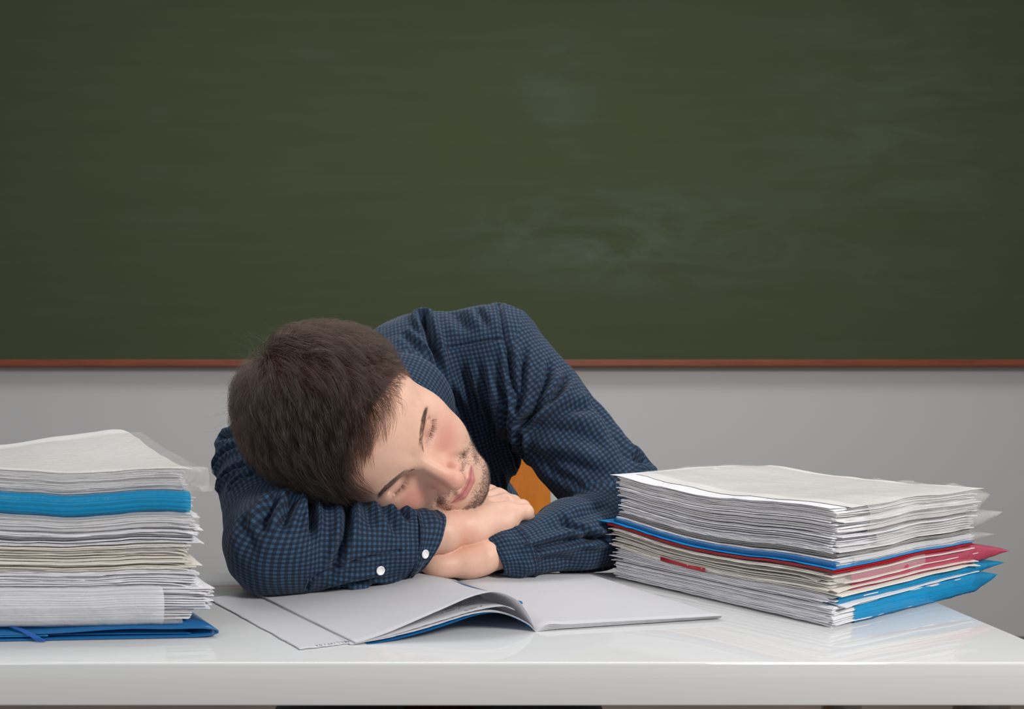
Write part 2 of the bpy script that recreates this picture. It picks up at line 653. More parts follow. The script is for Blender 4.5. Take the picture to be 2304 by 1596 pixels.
def vnormals(V, Q):
    if Q.shape[1] == 4:
        fn = np.cross(V[Q[:, 2]] - V[Q[:, 0]], V[Q[:, 3]] - V[Q[:, 1]])
    else:
        fn = np.cross(V[Q[:, 1]] - V[Q[:, 0]], V[Q[:, 2]] - V[Q[:, 0]])
    N = np.zeros_like(V)
    for k in range(3):
        N[:, k] = sum(np.bincount(Q[:, j], fn[:, k], len(V)) for j in range(Q.shape[1]))
    return nrm(N)


# ------------------------------------------------------------------ the man: skeleton (desk coordinates)
HR = np.array([[-0.47662574, 0.58238134, -0.65852857],
               [-0.0952908, -0.77890072, -0.61986558],
               [-0.87392652, -0.23269217, 0.42673971]])       # head axes: columns = his right, forward, up
_C0 = np.array([0, 0, H])
HT = _C0 + (np.array([-0.0525, 0.9287, 0.1590]) - _C0) * .968
HS = 1.0
S_L, E_L, W_L = np.array([.113, 1.09, .260]), np.array([.275, 1.000, .046]), np.array([.100, .890, .032])
S_R, E_R, W_R = np.array([-.188, 1.005, .122]), np.array([-.142, .832, .051]), np.array([.030, .872, .055])
NECK = np.array([-.005, 1.10, .235])


def loc_head(p):
    return ((p - HT.astype(np.float32)) @ HR.astype(np.float32)) / HS


def to_world(q):
    return np.asarray(q) @ HR.T * HS + HT


def head_sdf(q):
    """head in its own frame: x his right (symmetric), y forward, z up, eye line near z = 0"""
    ax = np.abs(q[..., 0])
    m = np.stack([ax, q[..., 1], q[..., 2]], -1)
    d = ell(m, (0, -.016, .038), (.0815, .1040, .0990))
    d = smin(d, ell(m, (0, .030, .032), (.0660, .0625, .065)), .03)
    d = smin(d, ell(m, (0, .030, -.030), (.0560, .0540, .080)), .03)                # face core
    d = smin(d, cone(m, (.050, -.008, -.060), (.022, .068, -.100), .017, .016), .030)  # jaw
    d = smin(d, ell(m, (0, .0785, -.1015), (.021, .0185, .0195)), .022)              # chin
    d = smin(d, ell(m, (.047, .044, -.020), (.0215, .026, .018)), .028)               # cheek bone
    d = smin(d, sph(m, (.033, .052, -.052), .0285), .024)                             # cheek
    d = smin(d, ell(m, (0, .067, -.070), (.031, .0265, .028)), .020)                  # mouth mound
    d = smin(d, cone(m, (.010, .0860, .0115), (.040, .0710, .0135), .0085, .0080), .011)  # brow ridge
    d = smax(d, -ell(m, (.032, .0985, -.004), (.0175, .0220, .0090)), .011)            # orbit
    d = smin(d, ell(m, (.0315, .0650, -.0035), (.0160, .0142, .0125)), .0035)           # closed lid over the eyeball
    # nose
    nose = cone(m, (0, .0875, .006), (0, .1120, -.0370), .0060, .0084)
    nose = smin(nose, ell(m, (0, .1140, -.0405), (.0104, .0098, .0094)), .006)
    nose = smin(nose, cone(m, (.003, .082, -.008), (.0085, .088, -.038), .0068, .0090), .014)
    d = smin(d, nose, .0075)
    d = smin(d, ell(m, (.0130, .0990, -.0440), (.0066, .0100, .0078)), .0050)         # wing of the nose
    d = smin(d, cone(m, (0, .1080, -.0445), (0, .0960, -.0490), .0050, .0060), .006)
    d = smax(d, -ell(m, (.0068, .1020, -.0520), (.0038, .0062, .0040)), .0028)          # nostril
    d = smax(d, -cone(m, (.0205, .0925, -.040), (.0185, .0960, -.0475), .0010, .0012), .006)
    d = smax(d, -cone(m, (.022, .0895, -.050), (.032, .0815, -.070), .0008, .0008), .010)  # smile line
    # philtrum
    d = smax(d, -cone(m, (0, .1025, -.056), (0, .1030, -.064), .0006, .0008), .005)
    # lips
    up = cone(m, (.0240, .0870, -.0745), (.0080, .0965, -.0700), .0016, .0038)
    up = smin(up, cone(m, (.0080, .0965, -.0700), (0, .0980, -.0708), .0038, .0037), .003)
    lo_ = cone(m, (.0230, .0870, -.0765), (.0090, .0945, -.0790), .0018, .0046)
    lo_ = smin(lo_, cone(m, (.0090, .0945, -.0790), (0, .0958, -.0795), .0046, .0050), .003)
    d = smin(d, up, .0040)
    d = smin(d, lo_, .0040)
    d = smax(d, -cone(m, (.0265, .0900, -.0750), (.010, .1025, -.0742), .0003, .0005), .0028)
    d = smax(d, -cone(m, (.010, .1025, -.0742), (0, .1045, -.0746), .0005, .0005), .0028)
    d = smax(d, -ell(m, (0, .1060, -.0895), (.016, .0095, .0042)), .006)              # dip under the lip
    # upper lid crease and lash line
    for a, b, r in (((.0190, .0815, -.0055), (.0245, .0825, -.0075), .0005), ((.0245, .0825, -.0075), (.0340, .0825, -.0088), .0005),
                    ((.0340, .0825, -.0088), (.0445, .0755, -.0060), .0005)):
        d = smax(d, -cone(m, a, b, r, r), .0026)
    for a, b in (((.0210, .0850, .0012), (.0300, .0850, .0030)), ((.0300, .0850, .0030), (.0430, .0770, .0012))):
        d = smax(d, -cone(m, a, b, .0005, .0005), .0040)
    # ears
    er = basis((.93, .22, 0.0), (-.20, .94, .25))
    ear = ell(m, (.0850, -.036, .006), (.0060, .0185, .0315), er)
    ear = smax(ear, -ell(m, (.0920, -.032, .006), (.0052, .0115, .0200), er), .004)
    d = smin(d, ear, .006)
    return d * HS


# hands: metacarpals and curled fingers as tapered chains
def hand_def(side):
    if side == 'R':
        w0 = np.array([.034, .892, .058])
        mcp = [(.1060, .905, .0710), (.1040, .923, .0785), (.0980, .942, .0825), (.0890, .960, .0845)]
        pip = [(.1260, .908, .0725), (.1250, .930, .0735), (.1170, .953, .0755), (.1060, .975, .0790)]
        dip = [(.1320, .921, .0590), (.1290, .946, .057), (.1210, .968, .058), (.1110, .989, .062)]
        tip = [(.1250, .932, .0500), (.1220, .956, .047), (.1150, .978, .046), (.1050, .998, .048)]
        th = [(.052, .925, .062), (.078, .956, .062), (.100, .972, .060), (.118, .980, .056)]
    else:
        w0 = np.array([.078, .888, .0280])
        mcp = [(.020, .876, .0215), (.0125, .896, .0265), (.0125, .918, .029), (.022, .940, .030)]
        pip = [(-.004, .884, .0230), (-.014, .906, .0270), (-.016, .928, .030), (-.007, .950, .031)]
        dip = [(-.012, .895, .0140), (-.026, .914, .0170), (-.030, .936, .019), (-.021, .958, .019)]
        tip = [(-.008, .905, .0100), (-.022, .924, .0095), (-.028, .945, .010), (-.019, .966, .010)]
        th = [(.074, .926, .024), (.050, .950, .020), (.030, .966, .016), (.012, .975, .012)]
    return w0, mcp, pip, dip, tip, th


RAD = [(.0118, .0086, .0076, .0068), (.0122, .0094, .0082, .0072), (.0124, .0096, .0084, .0074), (.0122, .0094, .0082, .0072)]


def hand_sdf(p, side):
    w0, mcp, pip, dip, tip, th = hand_def(side)
    d = None
    far = np.asarray(mcp[3])
    acr = nrm(np.asarray(mcp[3]) - np.asarray(mcp[0]))
    for i in range(4):
        a = w0 + acr * (i - 1.2) * .0085
        rm, r1, r2, r3 = RAD[i]
        m = cone(p, a, mcp[i], .0175 if side == 'R' else .0150, rm)
        d = m if d is None else smin(d, m, .014)
    fin = None
    for i in range(4):
        rm, r1, r2, r3 = RAD[i]
        g = cone(p, mcp[i], pip[i], rm * .93, r1)
        g = smin(g, sph(p, pip[i], r1 * 1.03), .002)
        g = smin(g, cone(p, pip[i], dip[i], r1, r2), .0025)
        g = smin(g, cone(p, dip[i], tip[i], r2, r3), .0025)
        fin = g if fin is None else np.minimum(fin, g)
    t = cone(p, th[0], th[1], .0150, .0120)
    t = smin(t, cone(p, th[1], th[2], .0115, .0100), .003)
    t = smin(t, cone(p, th[2], th[3], .0100, .0082), .003)
    d = smin(d, t, .010)
    d = smin(d, fin, .0045)
    for i in range(3):   # shallow valleys between the knuckles
        mid = (np.asarray(mcp[i]) + np.asarray(mcp[i + 1])) / 2 + np.array([0, 0, .0125])
        d = smax(d, -cone(p, mid, mid * .8 + (w0 + [0, 0, .016]) * .2, .0006, .0004), .008)
    # heel of the hand (little-finger side) and the creases next to it
    if side == 'R':
        d = smin(d, ell(p, (.064, .889, .0490), (.024, .0150, .0130), basis((.9, 0, .25), (0, 1, 0))), .010)
        d = smin(d, ell(p, (.096, .8975, .0590), (.022, .0135, .0130), basis((.9, .1, .3), (0, 1, 0))), .008)
        d = smax(d, -cone(p, (.118, .8925, .0640), (.109, .8865, .0500), .0005, .0005), .004)
    else:
        d = smin(d, ell(p, (.058, .8765, .0190), (.022, .0150, .0140)), .010)
        d = smin(d, ell(p, (.028, .8690, .0200), (.018, .0125, .0125)), .010)
    return d


def wrap_region(p, c, r, fn, out):
    """evaluate fn only near a centre"""
    dd = np.sqrt(((p - np.asarray(c, np.float32)) ** 2).sum(-1))
    m = dd < r
    res = np.where(m, 9.0, dd - r + 0.02).astype(np.float32)
    if m.any():
        res[m] = fn(p[m])
    return res


HC = to_world((0, 0, 0))


def body_sdf(p):
    sh = p.shape[:-1]
    p = p.reshape(-1, 3)
    # slim trunk and arms under the clothes
    d = cone(p, NECK, (.0, 1.20, .10), .044, .075)
    d = smin(d, cone(p, (.0, 1.20, .10), (.035, 1.37, -.17), .075, .09), .05)
    d = smin(d, cone(p, NECK + [0, .02, -.03], S_L, .034, .034), .03)
    d = smin(d, cone(p, NECK + [0, .02, -.03], S_R, .034, .034), .03)
    al = smin(cone(p, S_L, E_L, .036, .028), cone(p, E_L, W_L, .027, .0195), .015)
    ar = smin(cone(p, S_R, E_R, .036, .028), cone(p, E_R, W_R, .027, .0215), .015)
    # neck to the head
    nb = to_world((0, -.035, -.045))
    nk = cone(p, NECK, nb, .050, .052)
    d = smin(d, nk, .02)
    hr = wrap_region(p, (.085, .93, .07), .095, lambda q: hand_sdf(q, 'R'), ar)
    hl = wrap_region(p, (.035, .92, .02), .100, lambda q: hand_sdf(q, 'L'), al)
    ar, al = smin(ar, hr, .010), smin(al, hl, .010)
    d = smin(d, np.minimum(al, ar), .006)
    hd = wrap_region(p, HC, .165, lambda q: smin(head_sdf(loc_head(q)), cone(q, NECK, nb, .050, .052), .018), d)
    d = np.minimum(d, hd)
    return d.reshape(sh)


import time
_t0 = time.time()
BV, BQ = nets(body_sdf, (-.30, .78, -.32), (.34, 1.50, .34), 0.0015)
_m = (np.linalg.norm(BV - HC, axis=1) < .16) | ((BV[:, 1] < 1.0) & (BV[:, 2] < .11) & (BV[:, 0] > -.06) & (BV[:, 0] < .17))
BV[_m] = relax(body_sdf, BV[_m], 2)
BN = vnormals(BV, BQ)
print('body', len(BV), len(BQ), round(time.time() - _t0, 1))

man = empty('person', 'sleeping dark-haired man in a navy checked shirt, head resting on his folded arms', 'person', loc=(0.02, 1.3, 0.0))
body = mk('body', BV, BQ, M_SKIN, man)
# skin tint in the head's own frame
lh = loc_head(BV.astype(np.float32))
lx, ly, lz = lh[:, 0], lh[:, 1], lh[:, 2]
ax_ = np.abs(lx)
col = np.tile(np.array([0.72, 0.452, 0.340]), (len(BV), 1))


def blend(mask, c):
    global col
    mask = np.clip(mask, 0, 1)[:, None]
    col = col * (1 - mask) + np.array(c) * mask


def gs(cx, cy, cz, sx, sy, sz, x=None):
    x = ax_ if x is None else x
    return np.exp(-(((x - cx) / sx) ** 2 + ((ly - cy) / sy) ** 2 + ((lz - cz) / sz) ** 2))


inh = (np.linalg.norm(lh, axis=1) < .2)
inh[inh] = np.abs(head_sdf(lh[inh])) < .0018
blend(inh * 0.60 * gs(.036, .075, -.030, .022, .03, .018), (0.64, 0.20, 0.16))
blend(inh * 0.50 * gs(.0, .115, -.036, .017, .02, .020), (0.60, 0.21, 0.155))
blend(inh * 0.35 * gs(.0145, .10, -.044, .008, .012, .009), (0.58, 0.18, 0.13))
blend(inh * 0.35 * gs(.031, .078, -.004, .018, .02, .011), (0.52, 0.27, 0.20))
blend(inh * 0.45 * gs(.030, .078, -.0082, .016, .02, .0020), (0.22, 0.09, 0.07))
blend(inh * 0.40 * gs(.031, .080, .0022, .014, .02, .0012), (0.36, 0.16, 0.12))  # crease shade of the upper lid, painted into the skin colour
# lips
def sst(x, a, b):
    t = np.clip((x - a) / (b - a), 0, 1)
    return t * t * (3 - 2 * t)


q_ = np.clip(ax_ / .0245, 0, 1)
ztop = -.0668 - .0072 * q_ ** 1.7 + .0016 * np.exp(-(ax_ / .006) ** 2) * -1 
zbot = -.0848 + .0095 * q_ ** 2.2
lip = inh * sst(ztop - lz, -.0004, .0014) * sst(lz - zbot, -.0004, .0016) * sst(.0245 - ax_, 0, .003) * (ly > .080)
blend(inh * lip * 0.85, (0.50, 0.155, 0.160))
blend(inh * 0.6 * sst(.025 - ax_, 0, .003) * np.exp(-((lz + .0748 - .0006 * q_) / .0010) ** 2) * (ly > .080), (0.20, 0.06, 0.055))  # shade in the parting of the lips, painted as a dark line
# hair-root shade: stubble and scalp
stub = gs(.0, .085, -.100, .032, .05, .016) + .8 * gs(.020, .09, -.060, .014, .03, .006) + .5 * gs(.030, .06, -.090, .02, .04, .022)
blend(inh * 0.22 * np.clip(stub, 0, 1) * (1 - lip), (0.30, 0.20, 0.15))


def hairline(q):
    """>0 where the scalp carries hair (head frame)"""
    x, y, z = np.abs(q[..., 0]), q[..., 1], q[..., 2]
    top = z - (.060 - .30 * np.clip(x - .02, 0, 1) * 0 - .0 * x)                     # front line height
    s = (z - .060) - 1.05 * (y - .070)                  # plane through the front hairline
    side = (-y + .034 - .34 * np.clip(.035 - z, 0, .06)) # temple line
    h = np.where(z > .030, np.maximum(s, (x - .064) * 1.3 + 0 * side), np.minimum(side, .02))
    h = np.where((z > .030) & (x > .055), np.maximum(s, side), h)
    low = z + .035 + .25 * np.clip(-y - .02, 0, .1) * 1.2 + np.clip(-y, 0, 1) * .25   # nape
    h = np.minimum(h, low)
    burn = np.minimum(np.minimum(.034 - np.abs(y - .004) * 2.0, z + .040), x - .05)  # sideburn
    return np.maximum(h, burn - .012)


hl_ = hairline(lh)
blend(inh * np.clip(hl_ / .004, 0, 1) * .93, (0.016, 0.011, 0.009))
rng2 = noise3(BV * 90)[:, None]
col = col * (1 + .05 * rng2)
# hands slightly warmer at the heel and knuckles
hm = np.exp(-((BV - np.array([.052, .872, .050])) ** 2).sum(1) / .012 ** 2)
blend(hm * .4, (0.70, 0.30, 0.19))
hm = np.exp(-((BV - np.array([.06, .88, .042])) ** 2).sum(1) / .022 ** 2)
blend(hm * .35, (0.66, 0.30, 0.20))
ca = body.data.color_attributes.new('tint', 'FLOAT_COLOR', 'POINT')
ca.data.foreach_set('color', np.concatenate([col, np.ones((len(col), 1))], 1).astype(np.float32).ravel())

# ------------------------------------------------------------------ shirt
def shirt_arm(p, S, E_, W, rs, re, rm, rw, cs, n):
    a = cone(p, S, E_, rs, re)
    mid = E_ * .45 + W * .55
    a = smin(a, cone(p, E_, mid, re, rm), .014)
    a = smin(a, cone(p, mid, W, rm, rw), .014)
    return smax(a, (p - cs.astype(np.float32)) @ n.astype(np.float32), .004)


# cuff rings: centre, half axis towards the viewer, half axis upwards
CR_R = (P(953, 1221, .866), np.array([.0125, -.0300, -.002]), np.array([.0180, .006, .0300]))
CS_R = (P(911, 1222, .856), np.array([.0140, -.0340, -.001]), np.array([.0060, .004, .0345]))
CR_L = (P(1101, 1246, .892), np.array([.0090, -.0240, .000]), np.array([-.0085, .004, .0212]))
CS_L = (P(1171, 1237, .896), np.array([.0120, -.0285, .000]), np.array([-.0090, .004, .0262]))
n_r = nrm(np.cross(CS_R[1], CS_R[2]))
n_r = n_r * np.sign(n_r[0])
n_l = nrm(np.cross(CS_L[1], CS_L[2]))
n_l = -n_l * np.sign(n_l[0])
WR2 = CS_R[0] + n_r * .010
WL2 = CS_L[0] + n_l * .006
ER2 = E_R + np.array([.004, 0, 0])


def shirt_sdf(p):
    t = ell(p, (-.005, 1.180, .135), (.150, .105, .165), basis((.94, -.18, .28), (.1, .95, -.2)))
    t = smin(t, ell(p, (.044, 1.290, -.07), (.148, .115, .19)), .07)
    t = smin(t, ell(p, (.04, 1.385, -.20), (.160, .120, .09)), .05)
    t = smin(t, cone(p, S_L + [-.012, .015, .000], NECK + [0.0, .035, .012], .060, .052), .05)
    t = smin(t, cone(p, S_R + [.02, .02, 0], NECK + [0.0, .03, .002], .058, .052), .05)
    t = smin(t, cone(p, (.03, 1.10, .255), (.10, 1.16, .16), .055, .06), .04)
    nb = to_world((0, -.035, -.045)).astype(np.float32)
    t = smin(t, cone(p, NECK + [0, .01, .005], NECK * .5 + nb * .5, .064, .060), .03)
    al = shirt_arm(p, S_L, E_L, WL2, .064, .056, .043, .0295, CS_L[0] + n_l * .005, n_l)
    ar = shirt_arm(p, S_R, E_R, WR2, .062, .0515, .0455, .0385, CS_R[0] + n_r * .008, n_r)
    # neck opening
    nb = to_world((0, -.035, -.045)).astype(np.float32)
    t = smax(t, -cone(p, NECK * .35 + nb * .65, nb, .048, .058), .006)
    d = smin(t, al, .028)
    d = smin(d, ar, .028)
    return d


SV, SQ = nets(shirt_sdf, (-.34, .74, -.33), (.38, 1.56, .40), 0.0021)
# keep the cloth a little above the desk
print('shirt', len(SV), round(time.time() - _t0, 1))
SV = smooth_verts(SV, SQ, 2, .4)
bvh = BVHTree.FromPolygons(SV.tolist(), SQ.tolist())
O_ = Vector((0, 0, H))


def hit(px, py, tree):
    d = Vector(((px - CX) / F, 1.0, -(py - YH) / F)).normalized()
    r = tree.ray_cast(O_, d)
    return np.array(r[0]) if r[0] is not None else None


def polydist(V, pts):
    """distance to a 3-D polyline and the parameter along it (0..1)"""
    best = np.full(len(V), 9.0)
    par = np.zeros(len(V))
    L = np.linalg.norm(np.diff(pts, axis=0), axis=1)
    cum = np.concatenate([[0], np.cumsum(L)])
    for k in range(len(pts) - 1):
        ba = pts[k + 1] - pts[k]
        t = np.clip((V - pts[k]) @ ba / (ba @ ba + 1e-12), 0, 1)
        dd = np.linalg.norm(V - pts[k] - t[:, None] * ba, axis=1)
        m = dd < best
        best[m] = dd[m]
        par[m] = (cum[k] + t[m] * L[k]) / cum[-1]
    return best, par


def resample(px, n):
    px = np.array(px, float)
    d = np.concatenate([[0], np.cumsum(np.linalg.norm(np.diff(px, axis=0), axis=1))])
    s = np.linspace(0, d[-1], n)
    # smooth (Catmull-like) through cubic blending of linear interpolation
    q = np.stack([np.interp(s, d, px[:, k]) for k in range(2)], 1)
    for _ in range(3):
        q[1:-1] = .25 * q[:-2] + .5 * q[1:-1] + .25 * q[2:]
    return q


# creases: picture polyline on the cloth, half width (m), depth (m, + sinks), side ridge factor, taper at (start, end)
FOLDS = [
    ([(1122, 682), (1132, 740), (1140, 800), (1150, 870), (1161, 930), (1166, 968)], .0030, .0030, .5, 0, 1),
    ([(1169, 955), (1211, 906), (1232, 856), (1241, 800)], .0042, .0075, .8, 0, 1),
    ([(1172, 950), (1210, 925), (1250, 893), (1291, 828)], .0042, .0085, .9, 0, 1),
    ([(1166, 930), (1158, 880), (1148, 810), (1140, 750)], .0035, .0055, .8, 0, 1),
    ([(1172, 930), (1172, 870), (1177, 812), (1190, 760)], .0040, .0050, .8, 0, 1),
    ([(1178, 960), (1230, 945), (1290, 918), (1345, 915)], .0070, .0050, .7, 0, 1),
    ([(1185, 975), (1250, 965), (1316, 976), (1390, 1015)], .0090, .0050, .7, 0, 1),
    ([(1180, 990), (1210, 1030), (1260, 1070), (1330, 1100)], .0070, .0040, .7, 1, 1),
    ([(1200, 1010), (1250, 1035), (1320, 1060), (1400, 1070)], .0080, .0035, .7, 1, 1),
    ([(1420, 1030), (1445, 1036), (1470, 1052)], .0060, .0060, .8, 1, 0),
    ([(1360, 960), (1400, 1000), (1420, 1060)], .0080, .0035, .7, 1, 1),
    ([(1300, 830), (1320, 880), (1370, 950), (1400, 1000)], .0080, .0030, .7, 1, 1),
    ([(1166, 965), (1172, 995), (1180, 1030)], .0040, .0070, .5, 0, 0),
    # shoulder and chest
    ([(952, 712), (962, 745), (980, 795), (992, 842), (1003, 870)], .0050, .0100, .9, 0, 1),
    ([(985, 787), (1035, 774), (1106, 762), (1130, 762)], .0016, .0018, .3, 0, 0),
    ([(1028, 800), (1050, 860), (1075, 930), (1095, 1010)], .0075, .0048, .8, 1, 1),
    ([(1065, 790), (1085, 860), (1106, 950), (1120, 1040)], .0065, .0048, .8, 1, 1),
    ([(1000, 855), (1030, 910), (1060, 970), (1080, 1030)], .0060, .0048, .8, 1, 1),
    ([(1110, 790), (1128, 870), (1143, 950), (1150, 1030)], .0055, .0050, .8, 1, 1),
    ([(1150, 985), (1158, 1040), (1162, 1110)], .0040, .0060, .8, 1, 0),
    ([(1120, 1050), (1130, 1090), (1133, 1130)], .0030, .0040, .8, 1, 0),
    ([(1020, 700), (1040, 730), (1060, 760)], .0075, .0040, .7, 1, 1),
    ([(1070, 690), (1090, 720), (1100, 755)], .0045, .0035, .7, 1, 1),
    ([(900, 745), (930, 775), (960, 805)], .0050, .0035, .7, 1, 1),
    ([(925, 725), (950, 765), (975, 805)], .0040, .0035, .7, 1, 1),
    # right forearm
    ([(697, 1120), (702, 1150), (704, 1174), (699, 1226)], .0034, .0085, .9, 0, 1),
    ([(655, 1130), (638, 1170), (630, 1205)], .0045, .0070, .9, 0, 1),
    ([(615, 1130), (595, 1165), (584, 1217)], .0060, .0055, .9, 0, 1),
    ([(782, 1118), (784, 1164), (776, 1215), (758, 1262), (735, 1300)], .0038, .0085, .9, 0, 1),
    ([(820, 1130), (835, 1165), (838, 1200)], .0060, .0030, .8, 0, 1),
    ([(880, 1135), (905, 1150), (925, 1175)], .0040, .0050, .8, 0, 1),
    ([(860, 1140), (885, 1180), (900, 1215)], .0050, .0030, .8, 0, 1),
    ([(688, 1345), (690, 1299), (746, 1281), (829, 1255), (900, 1240)], .0016, .0024, .5, 0, 0),
    ([(700, 1338), (760, 1322), (830, 1312), (880, 1300)], .0050, .0050, .8, 1, 1),
    ([(735, 1345), (770, 1328), (800, 1330)], .0040, .0050, .8, 1, 0),
    ([(800, 1335), (840, 1318), (875, 1312)], .0036, .0050, .8, 1, 0),
    ([(540, 1160), (560, 1210), (570, 1270)], .0080, .0030, .6, 1, 1),
    # right upper arm
    ([(476, 990), (500, 984), (530, 980)], .0042, .0070, .6, 0, 0),
    ([(487, 1050), (500, 1024), (520, 1010), (545, 1006)], .0034, .0085, .7, 0, 0),
    ([(499, 1090), (512, 1067), (540, 1052), (575, 1046)], .0030, .0075, .7, 0, 0),
    ([(512, 1115), (530, 1085), (560, 1068), (600, 1060)], .0034, .0045, .7, 1, 1),
    # left forearm
    ([(1196, 1238), (1235, 1226), (1273, 1216), (1330, 1212), (1360, 1212)], .0032, .0065, .9, 0, 0),
    ([(1250, 1160), (1290, 1186), (1340, 1212)], .0040, .0040, .9, 1, 0),
    ([(1200, 1265), (1250, 1262), (1310, 1266)], .0060, .0025, .8, 1, 1),
    ([(1210, 1190), (1260, 1185), (1330, 1150), (1390, 1130)], .0070, .0030, .7, 1, 1),
]
SN = vnormals(SV, SQ)
disp = np.zeros(len(SV))
for px, w, dep, rf, t0, t1 in FOLDS:
    pts = [hit(x, y, bvh) for x, y in resample(px, 14)]
    pts = [q for q in pts if q is not None]
    if len(pts) < 3:
        continue
    pts = np.array(pts)
    # drop jumps onto another surface
    ok = np.ones(len(pts), bool)
    med = np.median(pts[:, 1])
    ok &= np.abs(pts[:, 1] - med) < .12
    pts = pts[ok]
    lo_, hi_ = pts.min(0) - 6 * w, pts.max(0) + 6 * w
    m = np.nonzero(((SV > lo_) & (SV < hi_)).all(1))[0]
    dd, par = polydist(SV[m], pts)
    env = np.ones(len(m))
    if t0:
        env *= np.clip(par / .3, 0, 1)
    if t1:
        env *= np.clip((1 - par) / .4, 0, 1)
    env = env * env * (3 - 2 * env)
    side = np.exp(-(dd / w) ** 2) - rf * .55 * np.exp(-((dd - 2.1 * w) / (1.15 * w)) ** 2)
    disp[m] += -dep * 1.9 * side * env
# broad soft undulation so that no surface is perfectly smooth
disp += .0022 * noise3(SV * 30) + .0010 * noise3(SV * 80)
SV2 = SV + SN * np.clip(disp, -.018, .010)[:, None]
SV2[:, 2] = np.where((SV2[:, 1] < DY1 + .02) & (SV2[:, 2] < .0062), .0062 + (SV2[:, 2] - .0062) * .02, SV2[:, 2])
SV2 = smooth_verts(SV2, SQ, 1, .3)

# cloth mapping: each panel is laid out in metres along its own direction
def arm_uv(p, S, E_, W, r=.05):
    d1, d2 = nrm(E_ - S), nrm(W - E_)
    L1 = np.linalg.norm(E_ - S)
    b = nrm(np.cross(d1, d2))
    n1, n2 = np.cross(b, d1), np.cross(b, d2)      # inner side of the bend
    q = p - (E_ + nrm(d2 - d1) * r * 1.15)
    qc = p - E_
    s1, s2 = q @ d1, q @ d2
    th = math.acos(np.clip(d1 @ d2, -1, 1))
    inner = (s1 < 0) & (s2 > 0)
    outer = (s1 >= 0) & (s2 <= 0)
    f = s1 / (s1 - s2 + 1e-9)
    near1 = (q @ nrm(d1 + d2)) < 0
    up = np.where(inner, near1, s1 < 0)
    r0, r = r, r * 1.75
    u = np.where(outer, L1 + f * th * r, np.where(up, L1 + s1, L1 + th * r + s2))
    r = r0
    qb = qc @ b
    nn_ = np.where(outer, (qc @ n1) * (1 - f) + (qc @ n2) * f, np.where(up, qc @ n1, qc @ n2))
    ang = np.arctan2(qb, -nn_)
    return u, ang * r, ang


def seg_d(p, a, b):
    ba = b - a
    t = np.clip((p - a) @ ba / (ba @ ba), 0, 1)
    return np.linalg.norm(p - a - t[:, None] * ba, axis=1)


fc = SV[SQ].mean(1)
dR = np.minimum(seg_d(fc, S_R, E_R) - .060, seg_d(fc, E_R, WR2) - .050)
dL = np.minimum(seg_d(fc, S_L, E_L) - .062, seg_d(fc, E_L, WL2) - .045)
# armhole planes
pl = (fc - hit(1143, 830, bvh)) @ nrm(np.array([.86, -.18, -.18]))
region = np.zeros(len(fc), int)
region[(dL < .014) & (pl > 0)] = 2
region[(dR < .014) & ((fc - S_R) @ nrm(E_R - S_R) > -.01) & (fc[:, 0] < .06)] = 1
yoke_a, yoke_b = hit(985, 787, bvh), hit(1128, 762, bvh)
yk_n = nrm(np.cross(yoke_b - yoke_a, np.array([.1, -1, .3])))
yk_n = yk_n * np.sign(yk_n[2])
region[(region == 0) & ((fc - yoke_a) @ yk_n > 0)] = 3
uv = np.zeros((len(SQ), 4, 2))
C4 = SV[SQ]
for rg, (S, E_, W) in ((1, (S_R, E_R, WR2)), (2, (S_L, E_L, WL2))):
    m = region == rg
    pp = C4[m].reshape(-1, 3)
    u, v, ang = arm_uv(pp, S, E_, W)
    v = v.reshape(-1, 4)
    v = np.where((v.max(1, keepdims=True) - v.min(1, keepdims=True) > .15) & (v < 0), v + 2 * np.pi * .05, v)
    u = u.reshape(-1, 4)
    u = np.where(u.max(1, keepdims=True) - u.min(1, keepdims=True) > .03, u.mean(1, keepdims=True), u)
    uv[m] = np.stack([u, v], -1)
# torso: chest panel hangs along the trunk, yoke follows the shoulder line
ty = nrm(np.array([.05, .10, -.30]))
tx = nrm(np.cross(ty, np.array([0.05, -1, .1])))
m = region == 0
uv[m] = np.stack([C4[m] @ nrm(tx + ty * .12), C4[m] @ nrm(ty - tx * .12)], -1)
m = region == 3
yx = nrm(yoke_b - yoke_a)
yy = nrm(np.cross(yx, np.array([.05, -.75, .6])))
uv[m] = np.stack([C4[m] @ yx, C4[m] @ yy + C4[m] @ np.array([0, .35, 0])], -1)
wob = .0016 * np.stack([noise3(C4 * 22), noise3(C4 * 22 + 7.3)], -1)
uv += wob
# panels: one mesh for the body of the shirt
shirt = mk('shirt', SV2, SQ, M_CLOTH, man)
shirt['label'] = 'navy and blue small-check cotton shirt'


def set_uv(o, uv):
    l = o.data.uv_layers.new(name='cloth')
    l.data.foreach_set('uv', uv.astype(np.float32).ravel())


set_uv(shirt, uv)
bvh2 = BVHTree.FromPolygons(SV2.tolist(), SQ.tolist())


